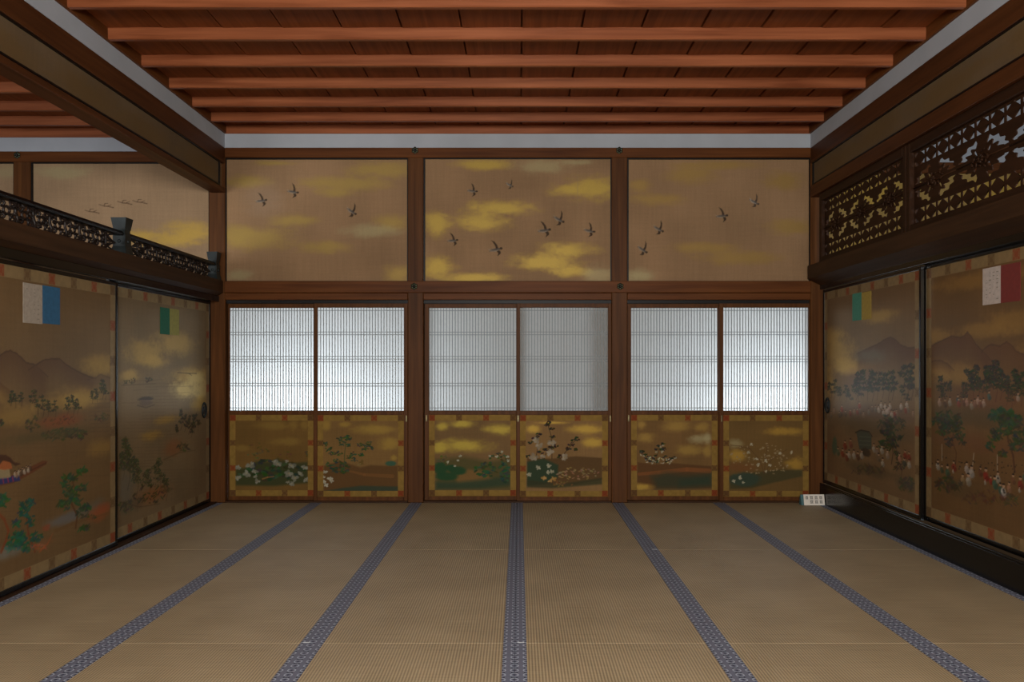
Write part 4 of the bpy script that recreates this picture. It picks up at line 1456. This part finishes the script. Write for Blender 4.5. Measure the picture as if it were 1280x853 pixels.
# upper beam of the left side with its gold strip
trim(XL - 0.128, XL, FRONT, -0.001, 3.19, Z_CB, 'brown_y', 0.003, 'brown beam under the white band on the left')
trim(XL - 0.128, XL + 0.0, FRONT, -0.001, 2.915, 2.960, 'brown_y', 0.004, 'brown lower beam of the left frieze')
trim(XL - 0.10, XL - 0.03, FRONT, -0.001, 2.960, 3.19, 'tanwall', 0)


def frieze(side, x, y0, y1, z0, z1, lab):
    t = thing('gold_frieze', lab, 'painting', (x, (y0 + y1) / 2, z0))
    L = side_map(side, x)
    sg = -side
    if side < 0:
        px = lambda a, b_: (L(a, b_)[0] - y0, L(a, b_)[1] - z0)
        f3 = lambda p: np.stack([x + sg * p[:, 2], y0 + p[:, 0], z0 + p[:, 1]], 1)
    else:
        px = lambda a, b_: (y1 - L(a, b_)[0], L(a, b_)[1] - z0)
        f3 = lambda p: np.stack([x + sg * p[:, 2], y1 - p[:, 0], z0 + p[:, 1]], 1)
    c = Canvas(y1 - y0, z1 - z0, .012, (106, 88, 66), px, None)
    for k in range(9):
        u = (k + .5) / 9 * c.W + random.uniform(-.1, .1)
        old = c.px
        c.px = lambda a, b_: (a * .01, b_ * .01)
        c.cloud(u * 100, c.H * 100 * random.uniform(.2, .6), 42, 9, (116, 90, 52), .5)
        c.px = old
    link('painted_silk', c.mesh('painted_silk', f3, .012), 'silk', t)
    bm = bmesh.new()
    e = .012
    xa, xb = sorted((x - sg * .01, x + sg * .012))
    add_box(bm, xa, xb, y0, y1, z1, z1 + e)
    add_box(bm, xa, xb, y0, y1, z0 - e, z0)
    add_box(bm, xa, xb, y1, y1 + e, z0 - e, z1 + e)
    obj('lacquer_edge', bm, 'edge', t)


frieze(-1, XL - .016, FRONT + .3, -0.12, 2.976, 3.176, 'long gold painted strip set in the beam on the left')
frieze(1, XR + .016, FRONT + .3, -0.05, 2.992, 3.180, 'long gold painted strip above the carved transom on the right')

# openwork balustrade standing on the left rail
t = thing('transom_balustrade', 'low black openwork balustrade with flared posts standing on the left rail', 'balustrade', (-2.83, -1.83, 2.085))
XB = -2.832
bm = bmesh.new()
add_prism(bm, [(XB - .028, 2.214), (XB + .028, 2.214), (XB + .034, 2.226), (XB + .020, 2.246), (XB - .020, 2.246), (XB - .034, 2.226)], 1, -5.6, -0.04)
obj('top_rail', bm, 'edge', t)
box('base_rail', XB - .022, XB + .022, -5.6, -0.04, 2.0855, 2.0945, 'edge', t)
for yp, wd in ((-0.100, .085), (-1.830, .094), (-3.60, .094), (-5.35, .094)):
    bm = bmesh.new()
    add_frustum(bm, XB, yp, 2.0865, 2.112, wd * 1.18, wd * 1.18, wd * 1.12, wd * 1.12)
    add_frustum(bm, XB, yp, 2.112, 2.140, wd * 1.12, wd * 1.12, wd * .94, wd * .94)
    add_frustum(bm, XB, yp, 2.140, 2.222, wd * .94, wd * .94, wd * .94, wd * .94)
    add_blob(bm, (XB + wd * .47, yp, 2.175), (.009, .013, .013), 8, 5)
    add_blob(bm, (XB, yp - wd * .47, 2.175), (.013, .009, .013), 8, 5)
    p = obj('post', bm, 'iron', t)
    bm = bmesh.new()
    add_frustum(bm, XB, yp, 2.222, 2.258, wd * .84, wd * .84, wd * .84, wd * .84)
    add_frustum(bm, XB, yp, 2.258, 2.342, wd * .88, wd * .88, wd * 1.16, wd * 1.16)
    obj('flared_cap', bm, 'iron', p)


def scroll_section(ya, yb):
    """arabesque between two posts: paired spirals, leaves and pointed ends"""
    sp = []
    z0, z1, zc = 2.092, 2.216, 2.154
    y = lambda s: ya + s
    Ltot = yb - ya
    tip = .13
    a0, a1 = .05 + tip, Ltot - .05 - tip
    for s, e in ((.05, a0), (Ltot - .05, a1)):
        for q in (.045, 0, -.045):
            sp.append(([(XB, y(s), zc), (XB, y(s + (e - s) * .45), zc + q * .3), (XB, y(e), zc + q)], [.7, .9, 1.5], False))
        for q in (1, -1):
            pts = [(XB, y(s + (e - s) * (.55 + .45 * math.sin(k * .5))), zc + q * (.012 + .045 * k / 8)) for k in range(9)]
            sp.append((pts, .9, False))
    n = max(2, int(round((a1 - a0) / .165)))
    st = (a1 - a0) / n
    for i in range(n):
        c = a0 + (i + .5) * st
        for q in (1, -1):
            for dr in (1, -1):
                pts, rad = [], []
                for k in range(22):
                    th = k * .36
                    r = .029 * (1 - k / 26)
                    pts.append((XB + .006 * math.sin(k), y(c + dr * (st * .25 + .004) + dr * r * math.cos(th)), zc + q * (.030 + r * math.sin(th))))
                    rad.append(1.25 - k * .025)
                sp.append((pts, rad, False))
        for k in range(4):                                     # leaf sprays
            an = random.random() * 6.283
            l = random.uniform(.018, .034)
            cy, cz = c + random.uniform(-.5, .5) * st, zc + random.uniform(-.045, .045)
            sp.append(([(XB + .008, y(cy), cz), (XB + .010, y(cy + l * .5 * math.cos(an)), cz + l * .5 * math.sin(an)), (XB + .004, y(cy + l * math.cos(an)), cz + l * math.sin(an))], [.6, 2.0, .3], False))
        if i:
            e = a0 + i * st
            sp.append(([(XB, y(e), z0), (XB + .004, y(e + .010), zc - .03), (XB, y(e), zc), (XB + .004, y(e - .010), zc + .03), (XB, y(e), z1)], 1.3, False))
        sp.append(([(XB, y(c + .028 * math.cos(k * .785)), zc + .022 * math.sin(k * .785)) for k in range(8)], 1.2, True))
    for e in (a0, a1):
        sp.append(([(XB, y(e), z0), (XB, y(e), z1)], 1.4, False))
    return curve_mesh('scrollwork', sp, .0068, t, 'ironwork', 1)


scroll_section(-1.783, -0.140)
scroll_section(-3.553, -1.877)
scroll_section(-5.303, -3.647)

# ------------------------------------------------------------------ timbers of the right side
trim(2.822, 2.98, -3.74, -0.001, 0.0, 0.176, 'lacquer', 0.004, 'raised black lacquered sill under the right sliding screens')
trim(2.822, 2.838, -3.74, -0.001, 0.176, 0.190, 'lacquer', 0.003)
trim(2.825, 2.94, -3.74, -0.001, 2.004, 2.050, 'lacquer', 0.002, 'black lacquered head track over the right sliding screens')
nageshi(2.93, 2.700, 2.225, 2.105, 2.035, FRONT, -0.03, 'dark_y', 'long brown rail above the right sliding screens')
trim(XR, XR + 0.128, FRONT, -0.001, 3.192, Z_CB, 'brown_y', 0.003, 'brown beam under the white band on the right')
trim(XR, XR + 0.128, FRONT, -0.001, 2.872, 2.978, 'brown_y', 0.004, 'brown beam between the gold strip and the carved transom')
trim(XR + 0.03, XR + 0.10, FRONT, -0.001, 2.978, 3.192, 'tanwall', 0)


def lens(cx, cy, a, b_, rot, n=10, notch=0.0):
    pts = []
    for k in range(n):
        th = 2 * math.pi * k / n
        r = 1 + notch * math.sin(3 * th + cx * 40)
        x, y = a * r * math.cos(th), b_ * r * math.sin(th)
        pts.append((cx + x * math.cos(rot) - y * math.sin(rot), cy + x * math.sin(rot) + y * math.cos(rot)))
    return pts


def transom(y0, y1, lab):
    XT = 2.792
    z0, z1 = 2.226, 2.871
    t = thing('carved_transom', lab, 'carved transom', (XT, (y0 + y1) / 2, z0), 'carved openwork transoms above the right screens')
    bm = bmesh.new()
    f = .05
    for a in ((y0, y0 + f, z0, z1), (y1 - f, y1, z0, z1), (y0 + f, y1 - f, z0, z0 + .062), (y0 + f, y1 - f, z1 - .07, z1)):
        add_box(bm, XT - .030, XT + .045, a[0], a[1], a[2], a[3], .006)
    obj('frame', bm, 'carving', t)
    ya, yb, za, zb = y0 + f, y1 - f, z0 + .062, z1 - .07
    W, H = yb - ya, zb - za
    holes = []
    cw, rh = .150, .100
    n = max(1, int(round(W / cw)))
    cw = W / n
    g = .007
    for row in (0, 1):
        vb = .008 if row == 0 else H - .008 - rh
        for i in range(n):
            u, c2, hv, e = i * cw + g, cw - 2 * g, rh, .007
            # four corner triangles around a solid lozenge
            for sx, sy in ((0, 0), (1, 0), (0, 1), (1, 1)):
                cx, cy = (u if not sx else u + c2), (vb if not sy else vb + hv)
                dx, dy = (1 if not sx else -1), (1 if not sy else -1)
                holes.append([(cx + dx * .002, cy + dy * .002), (cx + dx * (c2 / 2 - e), cy + dy * .002), (cx + dx * .002, cy + dy * (hv / 2 - e * .7))])
    m0, m1 = .008 + rh + .014, H - .008 - rh - .014
    mid = (m0 + m1) / 2
    hh = (m1 - m0) / 2
    nb = max(1, int(round(W / .50)))
    bw = W / nb

    def jag(x0, x1, v0, v1, sx, sy, c):
        """crescent of clustered leaf gaps hugging a round flower"""
        pts = []
        N = 16
        for k in range(N + 1):
            t = k / N
            an = .12 + 1.20 * t
            r = 1.0 + .06 * math.sin(k * 1.25 + i)
            pts.append((c + sx * bw * .455 * r * math.cos(an), mid + sy * (.012 + hh * .84 * r * math.sin(an))))
        for k in range(N, -1, -1):
            t = k / N
            an = .12 + 1.20 * t
            r = .66 + .10 * math.sin(k * 1.05 + i * 2 + sx) + .22 * abs(t - .5)
            pts.append((c + sx * bw * .455 * r * math.cos(an), mid + sy * (.012 + hh * .84 * r * math.sin(an))))
        return pts
    for i in range(nb):
        c = (i + .5) * bw
        for sx in (1, -1):
            for sy in (1, -1):
                holes.append(jag(0, 0, 0, 0, sx, sy, c))
                holes.append(lens(c + sx * bw * .13, mid + sy * hh * .36, .024, .010, sx * sy * .8, 10, .15))
    bm = cut_sheet('openwork', [(0, 0), (W, 0), (W, H), (0, H)], holes, .007,
                   lambda p: np.stack([XT + .006 - p[:, 2], ya + p[:, 0], za + p[:, 1]], 1))
    ow = obj('openwork', bm, 'carving', t)
    # raised petals, leaves and stems carved on the room side
    bm = bmesh.new()
    for i in range(nb):
        c = ya + (i + .5) * bw
        zc = za + mid
        for k in range(7):
            an = k * 6.283 / 7 + i
            add_blob(bm, (XT - .010, c + .020 * math.cos(an), zc + .018 * math.sin(an)), (.010, .014, .009), 7, 4, Matrix.Rotation(an, 4, 'X'))
        for k in range(12):
            an = k * 6.283 / 12 + .2
            r = random.uniform(.25, .46)
            add_blob(bm, (XT - .004, c + r * bw * .47 * math.cos(an), zc + r * hh * .9 * math.sin(an)), (.007, .020, .007), 7, 4, Matrix.Rotation(random.random() * 3.1, 4, 'X'))
        add_box(bm, XT - .006, XT + .004, c - bw / 2, c + bw / 2, zc - .004, zc + .004)
    o = obj('raised_carving', bm, 'carving', t, True)
    return t


transom(-1.815, -0.155, 'carved openwork transom of scrolls and lozenges, the one nearer the back wall')
transom(-3.60, -1.825, 'carved openwork transom of scrolls and lozenges, the one nearer the viewer')
struct(box('wall_upper_right', 2.76, 2.86, FRONT, -3.605, 2.226, 2.871, 'dark_y'))

# ------------------------------------------------------------------ veranda beyond the paper screens
M['old_board'] = wood('low_bounce_board', (52, 44, 36), (74, 62, 50), 0, 0.7)  # unseen veranda boards, kept dark to limit light bounced onto the paper
struct(box('veranda_floor', -6, 6, 0.21, 1.9, -0.20, -0.06, 'old_board'))
struct(box('veranda_roof', -6, 6, 0.21, 2.3, 2.35, 2.45, 'old_board'))
struct(box('ground', -30, 30, 1.9, 40, -0.62, -0.5, flat('pale_gravel', (150, 148, 140), .9, 0, .1, 8)))
bm = bmesh.new()
for i in range(8):
    add_box(bm, 0.0 + i * .12, i * .12 + .117, 0.30, 0.33, -0.06, 2.35, .003)
struct(obj('added_light_blocker', bm, 'blocker_board'))  # added unseen boards that block daylight to dim the grey screen's paper

# ------------------------------------------------------------------ small sign on the mats by the right corner
sx0, sx1 = bx(1005.2, 7.43), bx(1031.2, 7.43)
sy = -0.15
t = thing('floor_sign', 'small white notice card standing on the mats at the right corner', 'sign', ((sx0 + sx1) / 2, sy, 0.0018))
sh = .102
tilt = .25


def tilted(bm):
    bmesh.ops.rotate(bm, verts=bm.verts[:], cent=(0, sy, .0018), matrix=Matrix.Rotation(-tilt, 3, 'X'))


bm = bmesh.new()
add_box(bm, sx0, sx1, sy - .004, sy, .0022, sh, .001)
tilted(bm)
obj('card', bm, 'card', t)
bm = bmesh.new()
wS = sx1 - sx0
for row, zc in enumerate((.071, .033)):
    for k in range(4):
        if row == 1 and k == 0:
            continue
        cx = sx0 + wS * (.15 + .225 * k)
        for dz in (-.011, -.003, .006, .012):              # close strokes that stand for the unreadable characters
            w0 = random.uniform(.010, .016)
            add_box(bm, cx - w0, cx + w0, sy - .0048, sy - .0042, zc + dz - .002, zc + dz + .002)
        for dx in (-.008, .007):
            add_box(bm, cx + dx - .0016, cx + dx + .0016, sy - .0048, sy - .0042, zc - .013, zc + .013)
tilted(bm)
obj('printed_characters', bm, 'ink', t)
bm = bmesh.new()
add_prism(bm, [(sy + .006, .0022), (sy + .075, .0022), (sy + .045, sh * .93), (sy + .036, sh * .93)], 0, sx0 - .022, sx0 + .012)
obj('stand_support', bm, 'card_side', t)
